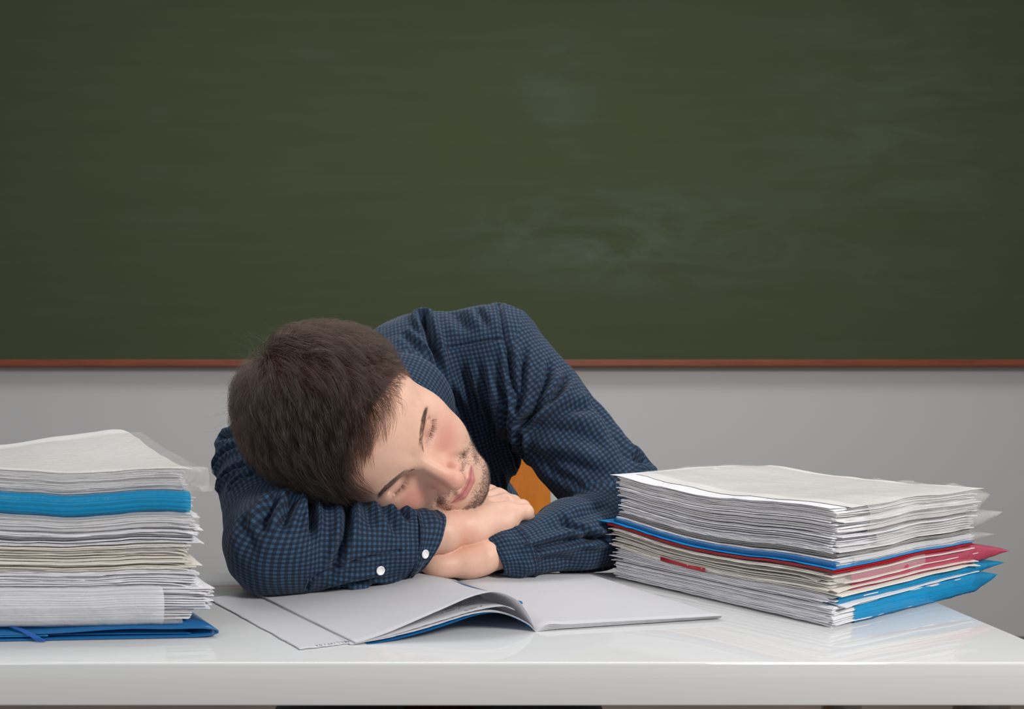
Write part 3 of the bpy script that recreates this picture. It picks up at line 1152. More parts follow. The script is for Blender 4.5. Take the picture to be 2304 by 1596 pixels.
def cuff(c0, c1, name, fold=.0):
    """band from the seam ring c0 to the opening ring c1, with thickness and an inner face"""
    nseg, nl = 120, 12
    a = np.linspace(0, 2 * np.pi, nseg, endpoint=False)
    rows, us = [], []
    def ring(f, off, lift=0.0):
        c = c0[0] * (1 - f) + c1[0] * f
        A = c0[1] * (1 - f) + c1[1] * f
        B = c0[2] * (1 - f) + c1[2] * f
        la, lb = np.linalg.norm(A), np.linalg.norm(B)
        A = A * (1 + off / la)
        B = B * (1 + off / lb)
        # squarish ellipse
        ca, sa = np.cos(a), np.sin(a)
        r = (np.abs(ca) ** 2.3 + np.abs(sa) ** 2.3) ** (-1 / 2.3)
        w = .0009 * np.sin(3 * a + 9 * f) + .0006 * np.sin(7 * a - 6 * f)
        return c + (r * ca)[:, None] * A * (1 + w / la)[:, None] + (r * sa)[:, None] * B * (1 + w / lb)[:, None]
    L = np.linalg.norm(c1[0] - c0[0]) * 1.35
    for f in np.linspace(-.02, 1, nl):
        rows.append(ring(f, .0022 + .0010 * math.sin(math.pi * min(max(f, 0), 1))))
        us.append(f * L)
    rows.append(ring(1.012, .0016)); us.append(L + .0005)
    rows.append(ring(1.0, .0004)); us.append(L + .002)
    for f in (.7, .35, .05):
        rows.append(ring(f, -.0002)); us.append(L + .002 + (1 - f) * L)
    V = np.concatenate(rows)
    nr = len(rows)
    Q = grid_faces(nr, nseg, True)
    # orient outwards
    o = mk(name, V, Q, M_CLOTH, man)
    ii = Q // nseg
    jj = (Q % nseg).astype(float)
    w0 = jj.max(1, keepdims=True) - jj.min(1, keepdims=True) > nseg / 2
    jj = np.where(w0 & (jj < 2), jj + nseg, jj)
    set_uv(o, np.stack([np.array(us)[ii], jj / nseg * .21], -1))
    o.data.update()
    return V[:nseg * nl].reshape(nl, nseg, 3)


cv_r = cuff(CS_R, CR_R, 'shirt_cuff')
cv_l = cuff(CS_L, CR_L, 'shirt_cuff')
for cv in (cv_r, cv_l):
    nl = len(cv)
    for k in (1, nl - 2):
        ring = cv[k]
        cen = ring.mean(0)
        ring = cen + (ring - cen) * 1.004
        V, Fc = tube(np.concatenate([ring, ring[:1]]), .00028, 5, False)
        mk('stitching', V, Fc, M_THREAD, man)


def button(px, py, tree, r=.0052, lift=.0012):
    c = hit(px, py, tree)
    loc, nn_, i_, d_ = tree.find_nearest(Vector(c))
    nn_ = np.array(nn_)
    if nn_ @ (c - np.array([0, 0, H])) > 0:
        nn_ = -nn_
    t = nrm(np.cross(nn_, [0, 0, 1.0]))
    b_ = np.cross(nn_, t)
    prof = [(0, .0006), (.30, .0006), (.42, .0007), (.60, .0009), (.70, .0016), (.85, .0021), (.96, .0017), (1.0, .0010), (.97, .0002), (.8, 0)]
    n_ = 36
    a = np.linspace(0, 2 * np.pi, n_, endpoint=False)
    V = []
    for rr, hh in prof:
        V.append(c + nn_ * (lift + hh) + r * rr * (np.cos(a)[:, None] * t + np.sin(a)[:, None] * b_))
    V = np.concatenate(V)
    o = mk('button', V, grid_faces(len(prof), n_, True)[:, ::-1].copy(), M_BUTTON, man)
    holes = []
    for sx, sy in ((1, 1), (-1, 1), (-1, -1), (1, -1)):
        cc = c + nn_ * (lift + .0007) + (sx * t + sy * b_) * r * .17
        holes.append(tube([cc - nn_ * .0004, cc + nn_ * .00012], .00042, 8))
    V, Fc = join(holes)
    mk('button_hole', V, Fc, simple('thread_in_button', (.25, .25, .27), .7), o)


bc = BVHTree.FromPolygons(cv_r.reshape(-1, 3).tolist(), grid_faces(len(cv_r), 120, True).tolist())
button(855, 1284, bvh2, .0047, .0006)
button(955, 1247, bc, .0047, .0004)
# seams of the sleeve placket, yoke and armhole as sewn-down threads
th = []
for px in ([(985, 787), (1035, 774), (1106, 762), (1130, 762)], [(688, 1345), (690, 1299), (746, 1281), (829, 1255), (900, 1240)],
           [(1126, 690), (1134, 740), (1142, 800), (1151, 870), (1161, 930)], [(690, 1330), (750, 1316), (830, 1295)]):
    pts = [hit(x, y, bvh2) for x, y in resample(px, 60)]
    pts = np.array([q for q in pts if q is not None])
    V, Fc = tube(pts, .00030, 5, False)
    mk('stitching', V, Fc, M_THREAD, man)

# collar: folded band round the neck
nb_ = to_world((0, -.035, -.045))
axn = nrm(nb_ - NECK)
cc = NECK * .38 + nb_ * .62
ua = nrm(np.cross(axn, [0, 0, 1.0]))
ub = np.cross(axn, ua)
nseg = 110
a = np.linspace(0, 2 * np.pi, nseg, endpoint=False)
prof = [(.0640, -.030), (.0630, -.012), (.0615, .006), (.0620, .0185), (.0645, .0200), (.0665, .0165), (.0690, .000), (.0715, -.016), (.0735, -.027), (.0720, -.028), (.0690, -.012)]
rows = []
for r, hgt in prof:
    wv = 1 + .03 * np.sin(2 * a + 1) + .012 * np.sin(5 * a)
    rows.append(cc + axn * hgt + (r * wv)[:, None] * (np.cos(a)[:, None] * ua + np.sin(a)[:, None] * ub))
V = np.concatenate(rows)
Q = grid_faces(len(prof), nseg, True)
co = mk('collar', V, Q, M_CLOTH, man)
ii, jj = Q // nseg, (Q % nseg).astype(float)
w0 = jj.max(1, keepdims=True) - jj.min(1, keepdims=True) > nseg / 2
jj = np.where(w0 & (jj < 2), jj + nseg, jj)
hs = np.concatenate([[0], np.cumsum(np.linalg.norm(np.diff(np.array(prof), axis=0), axis=1))])
set_uv(co, np.stack([hs[ii], jj / nseg * .42], -1))
print('shirt done', round(time.time() - _t0, 1))

# trousers and shoes below the desk
def leg_sdf(p):
    d = None
    for sx in (-1, 1):
        hip, kn, an = np.array([.04 + sx * .085, 1.40, -.225]), np.array([.03 + sx * .14, .99, -.215]), np.array([.03 + sx * .14, 1.05, -.655])
        g = smin(cone(p, hip, kn, .085, .066), cone(p, kn, an, .064, .052), .02)
        d = g if d is None else smin(d, g, .02)
    d = smin(d, ell(p, (.04, 1.40, -.215), (.165, .115, .085)), .04)
    return d


V, Q = nets(leg_sdf, (-.32, .86, -.74), (.38, 1.56, -.08), 0.008)
mk('trousers', V, Q, M_TROUSER, man)
for sx in (-1, 1):
    x = .03 + sx * .14
    f_ = lambda p, x=x: np.maximum(smin(ell(p, (x, .985, -.705), (.047, .125, .046)), ell(p, (x, 1.055, -.675), (.043, .052, .065)), .02), -.748 - p[..., 2])
    V, Q = nets(f_, (x - .08, .84, -.76), (x + .08, 1.14, -.58), 0.006)
    mk('shoe', V, Q, M_SHOE, man)

# ------------------------------------------------------------------ hair
def hair_obj(name, pts, rad, mat, parent, label=None):
    """pts (n, k, 3) desk coordinates, rad (k,) or (n, k)"""
    n_, k_ = pts.shape[:2]
    cu = bpy.data.hair_curves.new(name)
    cu.add_curves([k_] * n_)
    p = pts.reshape(-1, 3) + np.array([0, 0, ZT]) - np.array(parent.location)
    cu.position_data.foreach_set('vector', p.astype(np.float32).ravel())
    r = np.broadcast_to(rad, (n_, k_)).astype(np.float32).ravel()
    at = cu.attributes.get('radius') or cu.attributes.new('radius', 'FLOAT', 'POINT')
    at.data.foreach_set('value', r)
    cu.materials.append(mat)
    o = bpy.data.objects.new(name, cu)
    COL.objects.link(o)
    o.parent = parent
    if label:
        o['label'] = label
    return o


hr = np.random.default_rng(3)
SKC, SKR = np.array([0, -.016, .038]), np.array([.0815, .1040, .0990])


def skull_n(pw):
    q = (loc_head(pw) - SKC) / SKR ** 2
    return nrm(q @ HR.T)


def skull_d(pw):
    q = loc_head(pw)
    return np.minimum(ell(q, SKC, SKR), ell(q, (0, .030, .032), (.0660, .0625, .065)))


# picture-space combing guides: (px, py) -> flow direction
GUIDE = np.array([
    (600, 775, 1.0, .10), (660, 745, 1.0, .10), (720, 735, 1, .20), (780, 760, 1, .32), (830, 790, 1, .40), (880, 815, 1, .38), (930, 840, 1, .35), (860, 845, 1, .30), (905, 850, 1, .20), (900, 800, 1, .5),
    (560, 800, .2, 1.0), (610, 830, .45, 1.0), (680, 820, .75, .8), (750, 830, .65, .9), (810, 850, .60, .9),
    (540, 880, .15, 1), (600, 900, .28, 1), (670, 900, .30, 1), (740, 900, .32, 1), (800, 900, .22, 1), (840, 920, .08, 1), (850, 890, .0, 1), (875, 900, -.15, 1), (870, 960, -.1, 1), (880, 880, .1, 1),
    (530, 960, .25, 1), (580, 980, .40, 1), (650, 990, .32, 1), (720, 990, .20, 1), (780, 990, .14, 1), (830, 990, .16, 1), (850, 1020, .10, 1),
    (560, 1040, .55, 1), (620, 1060, .65, .9), (690, 1070, .60, .9), (760, 1070, .30, 1), (810, 1070, .25, 1),
    (640, 1110, .9, .6), (720, 1120, .8, .7), (790, 1110, .4, 1)], float)


def flow(pw, n):
    uvp = proj(pw)
    d2 = ((uvp[:, None, :] - GUIDE[None, :, :2]) ** 2).sum(-1)
    w = np.exp(-d2 / (2 * 42.0 ** 2)) + 1e-9 / (1 + d2)
    g = nrm((w[:, :, None] * nrm(GUIDE[None, :, 2:])).sum(1))
    v = np.stack([g[:, 0], np.zeros(len(g)), -g[:, 1]], 1)
    # behind the visible side: run away from the crown whorl
    u = pw - WH
    view = nrm(pw - np.array([0, 0, H]))
    facing = np.clip(-(view * n).sum(1) * 4 + .6, 0, 1)[:, None]
    v = v * facing + nrm(u) * (1 - facing)
    v = v - n * (v * n).sum(1, keepdims=True)
    return nrm(v)


WH = to_world((-.012, -.068, .118))


def sample_roots(maskfn, N):
    cen = BV[BQ].mean(1)
    q = loc_head(cen)
    near = np.nonzero(np.linalg.norm(q, axis=1) < .17)[0]
    q = q[near]
    wgt = maskfn(q) * (np.abs(head_sdf(q.astype(np.float32))) < .0015)
    ar = np.linalg.norm(np.cross(BV[BQ[near, 2]] - BV[BQ[near, 0]], BV[BQ[near, 3]] - BV[BQ[near, 1]]), axis=1)
    pr = wgt * ar
    pick = hr.choice(len(near), N, p=pr / pr.sum())
    fi = near[pick]
    a, b = hr.random((2, N, 1))
    C = BV[BQ[fi]]
    pos = (C[:, 0] * (1 - a) + C[:, 1] * a) * (1 - b) + (C[:, 3] * (1 - a) + C[:, 2] * a) * b
    fn_ = nrm(np.cross(C[:, 2] - C[:, 0], C[:, 3] - C[:, 1]))
    return pos, fn_


NHAIR, NC, K = 30000, 1500, 11


def grow(roots, n0, L, hT, jit):
    pts = [roots - n0 * .0008]
    p = roots.copy()
    st = (L / (K - 1))[:, None]
    prev = None
    for k in range(K - 1):
        n = skull_n(p)
        t = flow(p, n)
        t = nrm(t + jit)
        t = t - n * (t * n).sum(1, keepdims=True)
        d = skull_d(p)
        f = (k + 1) / (K - 1)
        target = hT * (np.sin(np.pi * min(f * 1.0, .62) / 1.24) ** .8) * (1 - .30 * max(0, f - .6) / .4)
        up = np.clip((target - d) / st[:, 0], -.55, 1.15)[:, None]
        v = nrm(t + n * up)
        if prev is not None:
            v = nrm(v * .65 + prev * .35)
        prev = v
        p = p + v * st
        pts.append(p)
    return np.stack(pts, 1)


def hair_len(q):
    x, y, z = np.abs(q[:, 0]), q[:, 1], q[:, 2]
    top = np.clip((z - .03) / .05, 0, 1)
    L = .017 + .040 * top
    front = np.clip((y - .03) / .04, 0, 1) * np.clip((z - .04) / .03, 0, 1)
    L = L + .006 * front * (1 - np.clip((x - .03) / .03, 0, 1))
    # the side lying on the arm keeps a longer fringe
    L = L + .008 * np.clip((q[:, 0] - .02) / .04, 0, 1) * np.clip((y - .02) / .05, 0, 1) * np.clip((z - .02) / .02, 0, 1)
    lt = np.clip((-q[:, 0] - .035) / .02, 0, 1) * np.clip((y - .0) / .03, 0, 1)
    L = L * (1 - .50 * lt)
    L = L * (1 - .10 * front * (q[:, 0] < .02))
    return L


roots, n0 = sample_roots(lambda q: np.clip(hairline(q) / .004, 0, 1), NHAIR)
q0 = loc_head(roots)
L = hair_len(q0) * hr.uniform(.75, 1.15, NHAIR)
hT = (.004 + .0215 * np.clip((q0[:, 2] - .0) / .07, 0, 1)) * hr.uniform(.25, 1.0, NHAIR) ** .8
cen_i = hr.choice(NHAIR, NC, replace=False)
cen_d = np.empty(NHAIR, int)
for s in range(0, NHAIR, 3000):
    dd = ((roots[s:s + 3000, None] - roots[None, cen_i]) ** 2).sum(-1)
    cen_d[s:s + 3000] = dd.argmin(1)
cj = hr.normal(0, .17, (NC, 3))
paths = grow(roots, n0, L, hT, cj[cen_d] + hr.normal(0, .07, (NHAIR, 3)))
cp = paths[cen_i][cen_d]
Lc = L[cen_i][cen_d]
off = roots - roots[cen_i][cen_d]
f = np.linspace(0, 1, K)[None, :, None]
tgt = cp + off[:, None] * (1 - .78 * f)
w = .62 * f ** 1.2
lift = ((hT - hT[cen_i][cen_d])[:, None, None] * skull_n(roots)[:, None] * np.sin(np.pi * f * .5))
paths = paths * (1 - w) + (tgt + lift * .6) * w
rad = np.linspace(1, 0, K) ** .5 * .000115 + .00002
hair = hair_obj('hair', paths, rad, M_HAIR, man, 'short dark brown tousled hair')
# loose hairs standing off at the crown
r2, n2 = sample_roots(lambda q: np.clip(hairline(q) / .004, 0, 1) * np.exp(-((q - np.array([-.0, -.05, .10])) ** 2).sum(1) / .065 ** 2), 500)
dirs = nrm(n2 + hr.normal(0, .65, (500, 3)) + np.array([-.3, 0, .35]))
tt = np.linspace(0, 1, 9)[None, :, None]
LL = hr.uniform(.022, .046, (500, 1, 1))
bend = nrm(hr.normal(0, 1, (500, 3)))[:, None]
hair_obj('loose_hair', r2[:, None] + dirs[:, None] * tt * LL + bend * tt ** 2 * LL * .35 + np.array([0, 0, -.004]) * tt ** 2, np.linspace(1, .3, 9) * .00006, M_HAIR, man)


def on_face(x, z):
    """points of the face skin (world) in front of head coordinates x, z"""
    x, z = np.broadcast_arrays(np.asarray(x, float), np.asarray(z, float))
    q = np.stack([x, np.full_like(x, .135), z], -1).astype(np.float32)
    for _ in range(40):
        q[:, 1] -= np.clip(head_sdf(q), -.004, .02) * .8
    return to_world(q)


def face_n(x, z):
    e = .001
    a, b = on_face(x + e, z) - on_face(x - e, z), on_face(x, z + e) - on_face(x, z - e)
    return nrm(np.cross(a, b))


HX, HY, HZ = HR[:, 0], HR[:, 1], HR[:, 2]
for sgn in (-1, 1):
    # eyebrow
    N = 760
    u = hr.random(N)
    bx = .0095 + .0410 * u
    zc = .0045 + .0100 * np.sin(u * 1.75) - .0030 * np.clip(u - .72, 0, 1) / .28
    hw = .0060 * (1 - .64 * u ** 1.6)
    bz = zc + hr.uniform(-1, 1, N) * hw
    rt = on_face(sgn * bx, bz)
    fn_ = face_n(sgn * bx, bz)
    d0 = sgn * HX * 1.0 + HZ * (.95 * (1 - u[:, None]) ** 1.5 - .25 * u[:, None] + -.25 * ((bz - zc) / hw)[:, None])
    d0 = nrm(d0 + fn_ * .30 + hr.normal(0, .16, (N, 3)))
    LL = hr.uniform(.005, .0090, (N, 1, 1)) * (1 - .35 * u[:, None, None])
    t = np.linspace(0, 1, 5)[None, :, None]
    hair_obj('eyebrow', rt[:, None] + d0[:, None] * t * LL - fn_[:, None] * .18 * t ** 2 * LL, np.linspace(1, .25, 5) * .000065, M_BROW, man)
    # upper lashes resting on the cheek
    N = 120
    u = hr.random(N)
    lx_ = .0190 + .0265 * u
    lz_ = -.0068 - .0028 * np.sin(np.pi * np.clip(u, 0, 1)) + .0015 * u
    rt = on_face(sgn * lx_, lz_)
    fn_ = face_n(sgn * lx_, lz_)
    d0 = nrm(-HZ * .85 + HY * .55 + sgn * HX * ((u - .35) * .9)[:, None] + hr.normal(0, .10, (N, 3)))
    LL = hr.uniform(.0050, .0085, (N, 1, 1))
    hair_obj('eyelashes', rt[:, None] + d0[:, None] * t * LL + (HZ * .25 + HY * .12) * t ** 2 * LL, np.linspace(1, .2, 5) * .000062, M_BROW, man)


def stub_mask(q):
    x, y, z = np.abs(q[:, 0]), q[:, 1], q[:, 2]
    chin = np.exp(-((x / .036) ** 4)) * sst(-.0905 - z, -.001, .006) * (y > .03)
    soul = .5 * np.exp(-((x / .009) ** 2 + ((z + .0925) / .005) ** 2)) * (y > .08)
    tache = np.exp(-(((z + .0605 + .20 * np.clip(x - .008, 0, 1)) / .0062) ** 2)) * sst(x, .002, .008) * sst(.037 - x, 0, .008) * (y > .06)
    corner = .8 * np.exp(-(((x - .033) / .006) ** 2 + ((z + .080) / .014) ** 2)) * (y > .05)
    jaw = .45 * np.exp(-(((z + .085 - .55 * np.clip(.06 - y, 0, .08)) / .014) ** 2)) * (y > -.01) * (x > .03)
    m = np.maximum.reduce([chin, soul, tache * 1.0, corner, jaw])
    lipm = (x < .027) & (z < -.0640) & (z > -.0885)
    return m * ~(lipm & (y > .082) & ~((x > .022)))


N = 16000
rt, fn_ = sample_roots(stub_mask, N)
d0 = nrm(fn_ * .55 - HZ * .75 + hr.normal(0, .28, (N, 3)))
LL = hr.uniform(.0012, .0032, (N, 1, 1))
t = np.linspace(0, 1, 4)[None, :, None]
hair_obj('beard_stubble', rt[:, None] - fn_[:, None] * .0003 + d0[:, None] * t * LL, np.linspace(1, .4, 4) * .000092, M_STUB, man, 'short dark beard stubble')
print('hair done', round(time.time() - _t0, 1))

# ------------------------------------------------------------------ paper: bundles of sheets, sleeves, folders, notebook
pr = np.random.default_rng(21)


def field_noise(u, v, seed, fu=3.0, fv=2.0):
    p = np.stack([u * fu + seed * 3.17, v * fv + seed * 1.31, np.full_like(u, seed * .73)], -1)
    return noise3(p)


def slab(X, t, name_tone, tones, Vs, Fs, Ts):
    """X (n, m, 3) top surface grid; closed slab of thickness t appended to the lists"""
    n_, m_ = X.shape[:2]
    B = X.copy()
    B[..., 2] -= t
    off = sum(len(v) for v in Vs)
    Vs.append(np.concatenate([X.reshape(-1, 3), B.reshape(-1, 3)]))
    top = grid_faces(n_, m_, False, off)
    bot = grid_faces(n_, m_, False, off + n_ * m_)[:, ::-1]
    ring = np.concatenate([np.arange(m_ - 1), np.arange(n_ - 1) * m_ + m_ - 1, (n_ - 1) * m_ + np.arange(m_ - 1, 0, -1), np.arange(n_ - 1, 0, -1) * m_])
    r2 = np.roll(ring, -1)
    sd = np.stack([ring, r2, r2 + n_ * m_, ring + n_ * m_], 1) + off
    Fs += [top[:, ::-1], bot[:, ::-1], sd[:, ::-1]]
    Ts.append(np.full(2 * n_ * m_, tones))


class Stack:
    """height field over a parallelogram: origin F (near corner), U along the long visible side, W along the other"""

    def __init__(s, Fp, U, W, nu=26, nv=12):
        s.F, s.U, s.W = (np.array([*a, 0.0]) for a in (Fp, U, W))
        s.nu, s.nv = nu, nv
        # denser towards the edges
        s.u = np.linspace(0, 1, nu)
        s.v = np.linspace(0, 1, nv)
        s.gu, s.gv = np.meshgrid(s.u, s.v, indexing='ij')
        s.z = np.full((nu, nv), 0.0008)

    def pos(s, gu, gv, z):
        p = s.F + gu[..., None] * s.U + gv[..., None] * s.W
        p = p.copy()
        p[..., 2] += z
        return p

    def sheets(s, n, dz, t, jit=.004, wav=.5, rot=.006, seed=0, flare=None, scale=(1, 1), shift=(0, 0), corner=0.0, bulge=None):
        Vs, Fs, Ts = [], [], []
        lu, lv = np.linalg.norm(s.U), np.linalg.norm(s.W)
        for k in range(n):
            sd = seed * 17 + k * .9
            wav_ = wav * .6
            g = dz * (1 + wav_ * field_noise(s.gu, s.gv, sd, 5, 3) + wav_ * .5 * field_noise(s.gu, s.gv, sd + 40, 11, 6))
            if flare is not None:
                g = g + flare(s.gu, s.gv) / n
            g = np.maximum(g, t * 1.02)
            zprev = s.z.copy()
            s.z = s.z + g
            du, dv = pr.normal(0, jit / lu) + shift[0] / lu, pr.normal(0, jit / lv) + shift[1] / lv
            r = pr.normal(0, rot)
            su, sv_ = scale[0] * (1 + pr.normal(0, .004)), scale[1] * (1 + pr.normal(0, .004))
            a, b = s.gu * su + du + r * (s.gv - .5) * lv / lu, s.gv * sv_ + dv - r * (s.gu - .5) * lu / lv
            # frayed edges
            fr = .0006 * pr.normal(0, 1, s.gu.shape)
            edge = (s.gv < 1e-6) | (s.gv > 1 - 1e-6) | (s.gu < 1e-6) | (s.gu > 1 - 1e-6)
            b = b + edge * fr / lv
            a = a + edge * fr / lu
            z = s.sample(a, b, zprev) + g
            if corner > 0:    # lifted or bent corners
                for cu, cvv in ((0, 0), (0, 1), (1, 0)):
                    if pr.random() < .35:
                        dcor = np.hypot((s.gu - cu) * lu, (s.gv - cvv) * lv)
                        z = z - corner * pr.uniform(.3, 1) * np.clip(1 - dcor / .018, 0, 1) ** 1.5 * pr.choice([1, .3])
            slab(s.pos(a, b, z), t, None, pr.random() ** 1.5, Vs, Fs, Ts)
        return np.concatenate(Vs), np.concatenate(Fs), np.concatenate(Ts)

    def put(s, name, data, mat, parent, kind=None, label=None):
        V, Q, T = data
        o = mk(name, V, Q, mat, parent, False)
        at = o.data.attributes.new('tone', 'FLOAT', 'POINT')
        at.data.foreach_set('value', T.astype(np.float32))
        if kind:
            o['kind'] = kind
        if label:
            o['label'] = label
        return o

    def sample(s, gu, gv, z=None):
        """height of the current top at parameters (clamped)"""
        uu, vv = np.clip(gu, 0, 1) * (s.nu - 1), np.clip(gv, 0, 1) * (s.nv - 1)
        i, j = np.minimum(uu.astype(int), s.nu - 2), np.minimum(vv.astype(int), s.nv - 2)
        a, b = uu - i, vv - j
        z = s.z if z is None else z
        return (z[i, j] * (1 - a) + z[i + 1, j] * a) * (1 - b) + (z[i, j + 1] * (1 - a) + z[i + 1, j + 1] * a) * b


def film(name, st, z0f, z1f, v0, v1, depth, out, mat, parent, tip=0.0, axis='W', wr=.0012, seed=1, n=60, tipz=.5, label=None, thick=.0003):
    """folded plastic film hugging the face u = 0 of a stack (axis W) or the face v = 0 (axis U):
    bottom flap, front wall, top flap; runs from v0 to v1; beyond 1 it closes into a flat seam"""
    prof_n = 22
    rows = []
    s_ = np.linspace(v0, v1, n)
    for k, s0 in enumerate(s_):
        q = np.linspace(0, 1, prof_n)
        sc = np.clip(s0, 0, 1)
        if axis == 'W':
            lin = np.linalg.norm(st.U)
            zb, zt = z0f(0, sc), z1f(0, sc)
        else:
            lin = np.linalg.norm(st.W)
            zb, zt = z0f(sc, 0), z1f(sc, 0)
        over = max(0.0, s0 - 1) / max(v1 - 1, 1e-6) if v1 > 1 else 0
        cl = (1 - over) ** .8 if tip > 0 else 1.0
        zm = zb + (zt - zb) * tipz
        hgt = (zt - zb) * cl + .0008
        zb2, zt2 = zm - hgt * tipz, zm + hgt * (1 - tipz)
        pts = []
        for qq in q:
            if qq < .35:
                f = qq / .35
                inn, z = depth * (1 - f), zb2
                if s0 <= 1:
                    z = z0f(inn / lin, sc) if axis == 'W' else z0f(sc, inn / lin)
            elif qq < .65:
                f = (qq - .35) / .30
                inn, z = -out * math.sin(math.pi * f) * (.5 + .5 * cl), zb2 + (zt2 - zb2) * (.5 - .5 * math.cos(math.pi * f))
            else:
                f = (qq - .65) / .35
                inn, z = depth * f, zt2
                if s0 <= 1:
                    z = z1f(inn / lin, sc) if axis == 'W' else z1f(sc, inn / lin)
                elif tip > 0:
                    z = zt2 + ((z1f(inn / lin, 1) if axis == 'W' else z1f(1, inn / lin)) - zt) * (1 - over)
            pts.append((inn, z))
        pts = np.array(pts)
        if axis == 'W':
            base = st.F + s0 * st.W
            dirn = nrm(st.U)
        else:
            base = st.F + s0 * st.U
            dirn = nrm(st.W)
        row = base + pts[:, :1] * dirn
        row[:, 2] = pts[:, 1]
        rows.append(row)
    X = np.array(rows)
    wn = noise3(X * np.array([60, 60, 120]) + seed) + .6 * noise3(X * 150 + seed * 3)
    X[:, :, 2] += wr * .5 * np.abs(wn) * (np.linspace(0, 1, prof_n) > .3)
    outv = -nrm(st.U if axis == 'W' else st.W)
    X += (wr * (noise3(X * 70 + seed * 5) + .4)[..., None] * np.exp(-((np.linspace(0, 1, prof_n) - .5) / .2) ** 2)[None, :, None]) * outv
    n_, m_ = X.shape[:2]
    V = X.reshape(-1, 3)
    o = mk(name, V, grid_faces(n_, m_), mat, parent, True)
    if thick > .0005:
        sm_ = o.modifiers.new('thickness', 'SOLIDIFY')
        sm_.thickness = thick
    if label:
        o['label'] = label
    return o


def smooth_ramp(x, a, b):
    t = np.clip((x - a) / (b - a), 0, 1)
    return t * t * (3 - 2 * t)


# ================= right stack (near corner at the front, long side runs back to the left)
RF = np.array([.372, .7135])
RU = np.array([-.147, .183])
RW = np.array([.212, .124])
st = Stack(RF, RU, RW, 30, 12)
zf = lambda S: (lambda z: (lambda gu, gv: float(S_interp(z, gu, gv))))


def snap(st):
    z = st.z.copy()

    def f(gu, gv):
        uu, vv = np.clip(gu, 0, 1) * (st.nu - 1), np.clip(gv, 0, 1) * (st.nv - 1)
        i, j = int(min(uu, st.nu - 2)), int(min(vv, st.nv - 2))
        a, b = uu - i, vv - j
        return (z[i, j] * (1 - a) + z[i + 1, j] * a) * (1 - b) + (z[i, j + 1] * (1 - a) + z[i + 1, j + 1] * a) * b
    return f


def thing_at(name, label, cat, group, xy):
    return empty(name, label, cat, group, (xy[0], xy[1], ZT))


rc = RF + RU * .5 + RW * .5
# 1 bottom bundle in a blue sleeve
z0 = snap(st)
b = thing_at('paper_bundle', 'bottom white paper bundle of the right stack, in a bright blue plastic sleeve', 'paper bundle', 'bundles of the right stack', rc)
d = st.sheets(20, .00092, .00070, .0016, .25, .004, 1, scale=(1, 1), corner=.001)
st.put('paper_sheets', d, M_WHITE, b, 'stuff')
z1 = snap(st)
film('plastic_sleeve', st, lambda a, c: z0(a, c) * .3, lambda a, c: z1(a, c) + .0012, .13, 1.20, .20, .0035, M_BLUEFILM, b, tip=1, seed=2, tipz=.62)
st.z += .0012
# 2 second blue sleeve and creased cream bundle
b = thing_at('paper_bundle', 'worn cream paper bundle with flared corners near the bottom of the right stack', 'paper bundle', 'bundles of the right stack', rc)
z0 = snap(st)
fl = lambda gu, gv: .0045 * smooth_ramp(gu, .55, 1.0) * 1.0 - .002 * np.exp(-((gu - .5) / .25) ** 2)
d = st.sheets(9, .00100, .00070, .0032, .6, .010, 2, fl, corner=.0025)
st.put('paper_sheets', d, M_WHITE, b, 'stuff')
z1 = snap(st)
film('plastic_sleeve', st, lambda a, c: z0(a, c), lambda a, c: z1(a, c) + .001, .02, 1.26, .16, .003, M_BLUEFILM, b, tip=1, seed=5, tipz=.35, label='translucent blue sleeve with a pinched corner')
st.z += .001
z0 = snap(st)
d = st.sheets(17, .00110, .00070, .0040, .6, .012, 3, lambda gu, gv: .0035 * smooth_ramp(gu, .6, 1.0), corner=.003)
st.put('paper_sheets', d, M_CREAM, b, 'stuff', 'creased cream sheets')
z1 = snap(st)
film('plastic_sleeve', st, lambda a, c: z0(a, c), lambda a, c: z1(a, c) + .001, .10, 1.30, .18, .003, M_PINKFILM, b, tip=1, seed=8, tipz=.25, label='translucent pink-red sleeve with a pointed corner')
film('plastic_sleeve', st, lambda a, c: z0(a, c) + .006, lambda a, c: z1(a, c) + .0016, -.02, .60, .05, .004, M_CLEAR, b, seed=9, label='clear sleeve')
# little red tab between the sheets
tabp = [st.F + st.U * u_ + np.array([-.0030, -.0030, z]) for u_, z in ((.52, .031), (.60, .031), (.68, .0325), (.74, .0335))]
tv = []
for q in tabp:
    tv += [q + [0, 0, -.0022], q + [0, 0, .0016]]
tv = np.array(tv)
tq = [[0, 2, 3, 1], [2, 4, 5, 3], [4, 6, 7, 5]]
o = mk('index_tab', tv, tq, M_REDCARD, b)
sm_ = o.modifiers.new('thickness', 'SOLIDIFY')
sm_.thickness = .0006
st.z += .0015
# 3 red folder
fold = thing_at('document_folder', 'dark red folder in the right stack, under the blue folder', 'folder', None, rc)
d = st.sheets(2, .0014, .0010, .001, .25, .003, 4, scale=(1.04, .98), shift=(-.004, -.005))
st.put('cover', d, M_REDCARD, fold)
st.z += .0006
